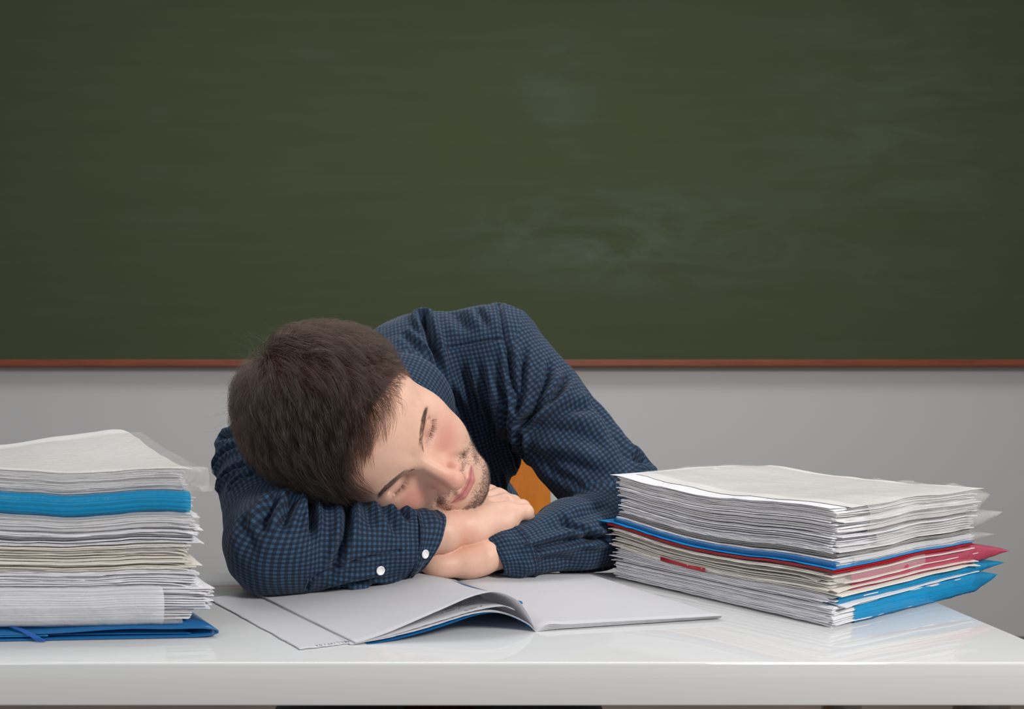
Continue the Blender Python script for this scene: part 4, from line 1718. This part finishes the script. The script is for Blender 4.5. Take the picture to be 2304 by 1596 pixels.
# 4 blue folder holding a few sheets
fold = thing_at('document_folder', 'bright blue folder in the right stack with grey sheets showing at its top', 'folder', None, rc)
z0 = snap(st)
d = st.sheets(1, .0010, .0007, .0, .2, .0, 5, scale=(1.09, 1.0), shift=(-.004, -.006))
st.put('cover', d, M_BLUEEDGE, fold, label='bright blue lower cover')
d = st.sheets(6, .0010, .0006, .0012, .3, .003, 6, shift=(0, .001))
st.put('paper_sheets', d, M_WHITE, fold, 'stuff')
z1 = snap(st)
film('spine_strip', st, lambda a, c: z0(a, c) + .001, lambda a, c: z0(a, c) * .3 + z1(a, c) * .7, -.02, 1.0, .004, .0012, M_BLUECARD, fold, axis='U', seed=11, wr=.0006, thick=.0008)
film('plastic_sleeve', st, lambda a, c: z0(a, c), lambda a, c: z1(a, c) + .0008, .12, 1.16, .20, .003, M_CLEAR, fold, tip=1, seed=12, tipz=.4)
st.z += .0012
d = st.sheets(4, .0010, .0007, .001, .2, .002, 7, scale=(1.0, .96), shift=(0, .006))
st.put('cover', d, M_GREYCARD, fold, label='grey upper sheets')
st.z += .0006
# 5 second white bundle
b = thing_at('paper_bundle', 'white paper bundle of the right stack lying on the blue folder', 'paper bundle', 'bundles of the right stack', rc)
z0 = snap(st)
d = st.sheets(14, .00105, .00070, .0028, .5, .006, 8, shift=(.002, .006), scale=(.98, .97), corner=.002)
st.put('paper_sheets', d, M_WHITE, b, 'stuff')
z1 = snap(st)
film('plastic_sleeve', st, lambda a, c: z0(a, c), lambda a, c: z1(a, c) + .0008, .25, 1.24, .20, .004, M_CLEAR, b, tip=1, seed=14, tipz=.8)
st.z += .0012
# 6 top bundle
b = thing_at('paper_bundle', 'topmost white paper bundle of the right stack in a crumpled clear sleeve', 'paper bundle', 'bundles of the right stack', rc)
z0 = snap(st)
d = st.sheets(24, .00095, .00072, .0022, .45, .005, 9, shift=(.001, .007), scale=(1.0, 1.0), corner=.0018)
st.put('paper_sheets', d, M_PAPER, b, 'stuff')
z1 = snap(st)
d = st.sheets(1, .0009, .0003, .0, .2, .0, 10, shift=(.004, .004), scale=(1.03, .97))
st.put('loose_sheet', d, M_WHITE, b, label='bright white sheet at the back left')
X = st.sheets(1, .0008, .0003, .0, .2, .0, 11, shift=(-.001, .028), scale=(.99, .97))
st.put('top_sheet', X, M_TOPSHEET, b, label='warm white top sheet')
z2 = snap(st)
film('plastic_sleeve', st, lambda a, c: z0(a, c) - .001, lambda a, c: z2(a, c) + .0010, .20, 1.12, .24, .005, M_CLEAR, b, seed=16, wr=.0022, tip=1, tipz=.7)
# crumpled end of the clear sleeve
cr = pr
ce = st.F + st.W * 1.10 + st.U * .10
n1, n2 = 26, 18
uu, vv = np.meshgrid(np.linspace(0, 1, n1), np.linspace(0, 1, n2), indexing='ij')
ang = vv * 2 * np.pi
rad_ = .013 + .007 * noise3(np.stack([uu * 4, np.cos(ang) * 1.6, np.sin(ang) * 1.6], -1))
cx_ = ce + nrm(st.U) * (uu[..., None] * .09 - .005)
X = cx_ + (np.cos(ang) * rad_ * 1.0)[..., None] * nrm(st.W) + (np.sin(ang) * rad_ * .75)[..., None] * np.array([0, 0, 1.0])
X[..., 2] += float(z1(0, 1)) * .90
X += .0050 * np.stack([noise3(X * 120 + k) for k in (1, 5, 9)], -1)
o = mk('sleeve_end', X.reshape(-1, 3), grid_faces(n1, n2), M_CLEAR, b, True, label=None) if False else mk('sleeve_end', X.reshape(-1, 3), grid_faces(n1, n2), M_CLEAR, b, True)
print('right stack height', st.z.min(), st.z.max())

# ================= left stack (near side faces the viewer)
LF = np.array([-.182, .700])
LU = np.array([-.236, -.014])
LW = np.array([-.135, .196])
ls = Stack(LF, LU, LW, 26, 14)
lc = LF + LU * .5 + LW * .5
# blue elastic folder at the bottom
fold = thing_at('document_folder', 'blue folder with an elastic cord under the left stack', 'folder', None, lc)


def sheet_strip(path_xz, y0v, depthv, t, name, mat, parent, label=None):
    """curved cover: profile given along the near edge (s, z), extruded to the back"""
    path = np.array(path_xz, float)
    sfine = np.linspace(0, 1, 60)
    d_ = np.concatenate([[0], np.cumsum(np.linalg.norm(np.diff(path, axis=0), axis=1))])
    q = np.stack([np.interp(sfine * d_[-1], d_, path[:, k]) for k in range(2)], 1)
    for _ in range(4):
        q[1:-1] = .25 * q[:-2] + .5 * q[1:-1] + .25 * q[2:]
    rows = []
    for f in np.linspace(0, 1, 8):
        base = np.array([*y0v, 0.0]) + f * np.array([*depthv, 0.0])
        rows.append(base + q[:, :1] * nrm(np.array([*LU, 0.0])) + q[:, 1:] * np.array([0, 0, 1.0]))
    X = np.array(rows)
    o = mk(name, X.reshape(-1, 3), grid_faces(8, 60), mat, parent, True)
    m_ = o.modifiers.new('thickness', 'SOLIDIFY')
    m_.thickness = t
    m_.offset = 0
    if label:
        o['label'] = label
    return o


FO = LF + np.array([.020, -.012])
sheet_strip([(.27, .0014), (.22, .0012), (.17, .0010), (.10, .0011), (.03, .0012), (.004, .0016), (-.004, .0050), (.004, .0088), (.015, .0096), (.03, .0085), (.05, .0083), (.08, .0100), (.11, .0085), (.14, .0065), (.17, .0060), (.21, .0058), (.27, .0052)],
            FO, LW * 1.0, .0009, 'cover', M_BLUECARD, fold)
sheet_strip([(.27, .0034), (.20, .0034), (.14, .0040), (.08, .0036), (.03, .0030)], FO + [-.001, .004], LW * .9, .0007, 'inner_flap', M_BLUECARD, fold)
for zz in (.0047, .0040):
    sheet_strip([(.27, zz), (.2, zz), (.15, zz)], FO + [0, .001], LW * .9, .0004, 'inner_flap', M_BLUEEDGE, fold)
for k in range(5):
    off_ = .0013 * k
    pth = [np.array([FO[0] - .150 - off_ * 1.2, FO[1] - .0125, .0010]), np.array([FO[0] - .155 - off_, FO[1] - .0130, .0045]), np.array([FO[0] - .166 - off_, FO[1] - .010, .0088]), np.array([FO[0] - .19 - off_ * .6, FO[1] + .004, .0100 + .0002 * k]), np.array([FO[0] - .25, FO[1] + .01, .0100 + .0003 * k])]
    pth = np.array(pth)
    s5 = np.linspace(0, 4, 30)
    pth = np.stack([np.interp(s5, range(5), pth[:, c]) for c in range(3)], 1)
    V, Fc = tube(pth, .0007, 8)
    mk('elastic_cord', V, Fc, M_ELASTIC, fold)
ls.z[:] = .0115
ls.z += .0012 * smooth_ramp(ls.gu, .5, 1)
# lower bundle in a large milky sleeve
b = thing_at('paper_bundle', 'bottom paper bundle of the left stack in a wide milky plastic sleeve', 'paper bundle', 'bundles of the left stack', lc)
z0 = snap(ls)
d = ls.sheets(10, .00092, .00070, .0020, .35, .006, 21, shift=(.010, .006), scale=(1, 1), corner=.002)
ls.put('paper_sheets', d, M_PAPER, b, 'stuff')
d = ls.sheets(22, .00096, .00070, .0036, .4, .010, 22, lambda gu, gv: 0 * gu, shift=(-.004, .004), corner=.003)
ls.put('paper_sheets', d, M_WHITE, b, 'stuff')
z1 = snap(ls)
film('plastic_sleeve', ls, lambda a, c: z0(a, c) - .003, lambda a, c: z1(a, c) - .001, .165, 1.02, .14, .0085, M_MILKY, b, axis='U', seed=22, wr=.0016)
film('plastic_sleeve', ls, lambda a, c: z0(a, c) - .0015, lambda a, c: z0(a, c) + .004, .10, 1.02, .14, .010, M_CLEAR, b, axis='U', seed=23, wr=.0014, label='clear sleeve')
ls.z += .0006
# middle loose bundles
for sd_, nn_, dz_, mt, lab, sh, jt in (
        (24, 13, .00100, M_WHITE, 'loose white sheets in the left stack, just above the milky sleeve', (.010, .004), .0030),
        (25, 12, .00100, M_CREAM, 'yellowed worn sheets in the middle of the left stack', (.012, .004), .0038),
        (26, 9, .00104, M_CREAM, 'dog-eared cream sheets of the left stack, above its middle', (.016, .005), .0030),
        (27, 12, .00108, M_WHITE, 'curled white sheets with torn corners in the left stack, under the clear sleeve', (.008, .004), .0044)):
    b = thing_at('paper_bundle', lab, 'paper bundle', 'bundles of the left stack', lc)
    d = ls.sheets(nn_, dz_, .00070, jt, .55, .008, sd_, shift=sh, corner=.004)
    ls.put('paper_sheets', d, mt, b, 'stuff')
    ls.z += .0005
# clear-sleeved bundle
b = thing_at('paper_bundle', 'thin white bundle in a clear sleeve below the blue-sleeved one', 'paper bundle', 'bundles of the left stack', lc)
z0 = snap(ls)
d = ls.sheets(14, .00094, .00070, .0024, .35, .006, 31, shift=(.010, .005), corner=.002)
ls.put('paper_sheets', d, M_WHITE, b, 'stuff')
z1 = snap(ls)
film('plastic_sleeve', ls, lambda a, c: z0(a, c), lambda a, c: z1(a, c) + .0006, .035, 1.02, .14, .005, M_CLEAR, b, axis='U', seed=31, wr=.0014)
ls.z += .0010
# blue-sleeved bundle
b = thing_at('paper_bundle', 'paper bundle in a translucent blue sleeve near the top of the left stack', 'paper bundle', 'bundles of the left stack', lc)
z0 = snap(ls)
d = ls.sheets(18, .00098, .00070, .0022, .35, .006, 32, shift=(.012, .005), corner=.002)
ls.put('paper_sheets', d, M_WHITE, b, 'stuff')
z1 = snap(ls)
film('plastic_sleeve', ls, lambda a, c: z0(a, c), lambda a, c: z1(a, c) + .0006, .065, 1.02, .14, .005, M_BLUEFILM, b, axis='U', seed=32, wr=.0010)
ls.z += .0010
# top bundle
b = thing_at('paper_bundle', 'topmost white paper bundle of the left stack in a crumpled clear sleeve', 'paper bundle', 'bundles of the left stack', lc)
z0 = snap(ls)
d = ls.sheets(17, .00108, .00055, .0014, .4, .004, 33, lambda gu, gv: .022 * smooth_ramp(gv, .15, 1.0) * np.exp(-((gu - .02) / .55) ** 2), shift=(.018, .004), corner=.001)
ls.put('paper_sheets', d, M_WHITE, b, 'stuff')
d = ls.sheets(1, .0008, .0003, .0, .1, .0, 34, shift=(.012, .002), scale=(1.0, 1.0))
ls.put('top_sheet', d, M_TOPSHEET, b, label='warm white top sheet with a curved back edge')
z2 = snap(ls)
film('plastic_sleeve', ls, lambda a, c: z0(a, c) - .002, lambda a, c: z2(a, c) + .0008, .00, 1.02, .20, .006, M_CLEAR, b, axis='U', seed=34, wr=.0020)
n1, n2 = 22, 16
uu, vv = np.meshgrid(np.linspace(0, 1, n1), np.linspace(0, 1, n2), indexing='ij')
ang = vv * 2 * np.pi
rad_ = (.011 + .004 * noise3(np.stack([uu * 4 + 9, np.cos(ang) * 1.6, np.sin(ang) * 1.6], -1))) * (1 - .3 * uu)
cx_ = ls.F + np.array([-.004, 0, 0]) + nrm(ls.W) * (uu[..., None] * .10)
X = cx_ + (np.cos(ang) * rad_)[..., None] * np.array([1.0, 0, 0]) + (np.sin(ang) * rad_ * .9)[..., None] * np.array([0, 0, 1.0])
X[..., 2] += (float(z0(0, 0)) + float(z2(0, 0))) / 2
X += .0050 * np.stack([noise3(X * 110 + k) for k in (1, 5, 9)], -1)
o = mk('sleeve_end', X.reshape(-1, 3), grid_faces(n1, n2), M_CLEAR, b, True)
print('left stack height', ls.z.min(), ls.z.max())

# ================= open notebook in front of the man
nbk = empty('notebook', 'open paper-covered notebook with an arched left page, lying under his forearms', 'notebook', None, (.10, .78, ZT))
SPN, SPF = P(1205, 1419, .7085), None


def dpt(px, py, z):
    D = F * (H - z) / (py - YH)
    return P(px, py, D)


SP0 = dpt(1205, 1421, .0005)           # spine, near end
SP1 = dpt(1003, 1292, .004)           # spine, far end (under the arms)
R0 = dpt(1628, 1388, .004)            # right page near outer corner
R1 = dpt(1322, 1291, .005)            # right page far outer corner


def page(n0, f0, n1, f1, zprof, zprof_far, t, name, mat, parent, nu=40, nv=24, fray=0.0, label=None):
    """page between a near pair (n0 spine -> n1 outer) and a far pair (f0 -> f1); zprof(u) height at the near edge"""
    u = np.linspace(0, 1, nu)
    v = np.linspace(0, 1, nv)
    gu, gv = np.meshgrid(u, v, indexing='ij')
    near = n0 + gu[..., None] * (n1 - n0)
    far = f0 + gu[..., None] * (f1 - f0)
    X = near * (1 - gv[..., None]) + far * gv[..., None]
    zn = np.array([zprof(a) for a in u])[:, None]
    zfv = np.array([zprof_far(a) for a in u])[:, None]
    k = gv ** .8
    X[..., 2] = zn * (1 - k) + zfv * k
    if fray:
        e = (gv < 1e-6) * fray * noise3(np.stack([gu * 40, gv, gu * 0 + 3.3], -1))
        X[..., 1] += e
        e = (gu > 1 - 1e-6) * fray * noise3(np.stack([gv * 30, gu, gu * 0 + 5.3], -1))
        X[..., 0] += e
    Vs, Fs, Ts = [], [], []
    slab(X, t, None, 0.0, Vs, Fs, Ts)
    o = mk(name, np.concatenate(Vs), np.concatenate(Fs), mat, parent, False)
    o.data.polygons.foreach_set('use_smooth', np.array([i < 2 * (nu - 1) * (nv - 1) for i in range(len(o.data.polygons))]))
    at = o.data.attributes.new('tone', 'FLOAT', 'POINT')
    at.data.foreach_set('value', np.concatenate(Ts).astype(np.float32))
    if label:
        o['label'] = label
    return X


# right half: a few leaves, the top one curls into the spine
gut = lambda u, h: h * (1 - math.exp(-u / .035)) + .0004
for k in range(4):
    hh = .0016 + .0011 * k
    page(SP0, SP1, R0 + np.array([-.0012 * (3 - k) * 0, .0015 * (3 - k), 0]), R1, lambda u: gut(u, hh) + .0016 * math.exp(-((u - .07) / .05) ** 2) * (k / 3), lambda u: gut(u, hh), .00055, 'page', M_NOTE, nbk, 44, 20, .0004)
# left half: outer corner points
L0 = dpt(800, 1447, .002)
L1 = dpt(545, 1319, .004)


def interp_prof(pts):
    xs, zs = zip(*pts)
    def f(u):
        # smooth interpolation
        i = max(0, min(len(xs) - 2, int(np.searchsorted(xs, u)) - 1))
        x0, x1 = xs[i], xs[i + 1]
        m0 = (zs[i + 1] - zs[i - 1]) / (xs[i + 1] - xs[i - 1]) if i > 0 else (zs[1] - zs[0]) / (xs[1] - xs[0])
        m1 = (zs[i + 2] - zs[i]) / (xs[i + 2] - xs[i]) if i + 2 < len(xs) else 0.0
        h = x1 - x0
        t = (u - x0) / h
        return (2 * t ** 3 - 3 * t ** 2 + 1) * zs[i] + (t ** 3 - 2 * t ** 2 + t) * h * m0 + (-2 * t ** 3 + 3 * t ** 2) * zs[i + 1] + (t ** 3 - t ** 2) * h * m1
    return f


# height of the near edge measured against the picture: spine u=0 .. outer edge u=1
def near_prof(pxs, n0, n1):
    out = [(0, .0006)]
    for px, py in pxs:
        # point on the vertical plane through the near edge n0-n1
        dx, dy = (px - CX) / F, 1.0
        a = n1 - n0
        # solve n0 + s a = D (dx, 1)
        M_ = np.array([[a[0], -dx], [a[1], -1.0]])
        s_, D = np.linalg.solve(M_, -n0[:2])
        out.append((s_, max(.0008, H - (py - YH) * D / F)))
    return interp_prof(sorted(out))


arch = near_prof([(1192, 1388), (1172, 1358), (1150, 1342), (1120, 1332), (1090, 1334), (1050, 1346), (1000, 1368), (940, 1394), (880, 1420), (830, 1438), (800, 1446)], SP0, L0)
low = near_prof([(1195, 1408), (1180, 1398), (1150, 1384), (1120, 1376), (1090, 1376), (1050, 1384), (1000, 1400), (940, 1418), (880, 1433), (830, 1443), (800, 1448)], SP0, L0)
mid_ = near_prof([(1195, 1400), (1175, 1385), (1146, 1366), (1110, 1366), (1060, 1376), (1000, 1394), (940, 1412), (880, 1430), (830, 1441), (800, 1447)], SP0, L0)
flat = lambda u: .0022 + .004 * math.exp(-((u - .2) / .2) ** 2)
upz = lambda u: .0036 + .0065 * math.exp(-((u - .22) / .16) ** 2)
page(SP0, SP1, L0, L1, arch, upz, .00045, 'page', M_NOTE, nbk, 70, 26, .0003, label='uppermost left page, arched near the spine')
XM = page(SP0 * .88 + L0 * .12, SP1 * .88 + L1 * .12, L0 + np.array([0, .001, 0]), L1, lambda u: mid_(.12 + .88 * u), lambda u: upz(.12 + .88 * u) - .0012, .00035, 'page', M_NOTE, nbk, 60, 20, .0006, label='inner left page with handwriting')
for k in range(2):
    page(SP0, SP1, L0 + np.array([-.004 * k, -.0006 * k, 0]), L1, lambda u: max(.0006, low(u) - .0006 * k), lambda u: flat(u) - .0008 * (k + 1), .00035, 'page', M_NOTE, nbk, 60, 20, .0008)
page(SP0 + np.array([0, .001, 0]), SP1, L0 + np.array([.010, .002, 0]), L1, lambda u: max(.0004, low(u) - .0016), lambda u: .0008, .0004, 'cover', M_BLUECOVER, nbk, 60, 20, label='blue back cover seen under the arched pages')
# slip of paper under the left half
slip = empty('loose_sheet', 'flat white sheet with a torn edge sticking out left of the notebook', 'sheet of paper', None, (-.11, .75, ZT))
A0, A1 = dpt(676, 1461, .0012), dpt(462, 1345, .0012)
B0, B1 = dpt(860, 1440, .0004), dpt(640, 1325, .0004)
page(B0, B1, A0, A1, lambda u: .0007 + .0006 * u, lambda u: .0007 + .001 * u, .00035, 'sheet', M_NOTE, slip, 30, 40, .0012)

# handwriting: small pen strokes lying on the pages
def strokes(px_lines, zfun, name, parent, r=.00022):
    th_ = []
    for line in px_lines:
        pts = np.array([zfun(x, y) for x, y in line])
        if len(pts) >= 2:
            th_.append(tube(pts, r, 5, True))
    V, Fc = join(th_)
    return mk(name, V, Fc, M_INK, parent)


bvm = BVHTree.FromPolygons(XM.reshape(-1, 3).tolist(), grid_faces(XM.shape[0], XM.shape[1]).tolist())


def on_mid(x, y):
    h_ = hit(x, y, bvm)
    return h_ + np.array([0, 0, .0003]) if h_ is not None else None


def word(x0, y0, x1, y1, n_, amp, seed):
    """cursive squiggle between two picture points"""
    g = np.random.default_rng(seed)
    t_ = np.linspace(0, 1, n_ * 8)
    x = x0 + (x1 - x0) * t_ + amp * .5 * np.sin(t_ * n_ * 2 * np.pi + 1)
    y = y0 + (y1 - y0) * t_ + amp * np.interp(t_, np.linspace(0, 1, n_ + 1), g.uniform(.35, 1.0, n_ + 1)) * np.cos(t_ * n_ * 2 * np.pi)
    return list(zip(x, y))


zx = 340 / 2304
wl = []
for k, (u0, v0, u1, v1, nn_) in enumerate([(1110, 390, 1240, 355, 4), (1300, 350, 1320, 325, 1), (1385, 370, 1440, 368, 2), (1440, 360, 1580, 322, 4), (1640, 305, 1655, 295, 1),
                                          (1290, 305, 1370, 285, 2), (1400, 305, 1545, 265, 4), (1040, 415, 1060, 400, 1), (1080, 365, 1210, 330, 4), (1200, 305, 1340, 262, 4), (1370, 290, 1500, 245, 4), (1290, 250, 1345, 232, 2)]):
    w_ = word(840 + u0 * zx, 1320 + v0 * zx, 840 + u1 * zx, 1320 + v1 * zx, nn_, 1.5, k)
    w_ = [q for q in w_ if on_mid(*q) is not None]
    if len(w_) > 3:
        wl.append(w_)
if wl:
    strokes(wl, on_mid, 'handwriting', nbk, .00010)
LETT = {'M': [[(0, 0), (0, 1), (.5, .4), (1, 1), (1, 0)]], 'A': [[(0, 0), (.5, 1), (1, 0)], [(.2, .4), (.8, .4)]], 'L': [[(0, 1), (0, 0), (1, 0)]],
        'I': [[(.5, 0), (.5, 1)]], 'E': [[(1, 1), (0, 1), (0, 0), (1, 0)], [(0, .5), (.8, .5)]], 'O': [[(.5, 0), (0, .5), (.5, 1), (1, .5), (.5, 0)]], 'T': [[(.5, 0), (.5, 1)], [(0, 1), (1, 1)]], 'N': [[(0, 0), (0, 1), (1, 0), (1, 1)]]}
# the word is read from the other side of the desk: upside down for the viewer
wl = []
zx = 260 / 2304
# letters from right to left
for ch, (cx0, cy0) in zip("ANITOILLEM", [(650, 466), (722, 457), (806, 442), (880, 432), (940, 428), (1000, 418), (1062, 407), (1140, 402), (1205, 393), (1258, 384)]):
    for s_ in LETT[ch]:
        wl.append([(640 + (cx0 + (a_ - .5) * (-44) + (b_ - .5) * 22) * zx, 1400 + (cy0 + (b_ - .5) * 26 + 4) * zx) for a_, b_ in s_])
strokes(wl, lambda x, y: dpt(x, y, .0014), 'handwriting', slip, .00012)

# blue pencil lying in the fold
pen = empty('pencil', 'blue pencil lying on the notebook behind the arched page', 'pencil', None, (.06, .82, ZT))
pa, pb = dpt(1000, 1307, .0066), dpt(1172, 1360, .0055)
dirp = nrm(pb - pa)
V, Fc = tube([pa + dirp * .012, pb], .0028, 6)
mk('shaft', V, Fc, M_BLUECARD, pen, False)
V, Fc = tube([pa + dirp * .003, pa + dirp * .012], [.0009, .0028], 12)
mk('tip', V, Fc, simple('pencil_bare_wood', (.42, .27, .16), .6), pen)
V, Fc = tube([pa, pa + dirp * .003], [.0002, .0010], 10)
mk('lead', V, Fc, simple('pencil_lead', (.02, .02, .03), .4), pen)
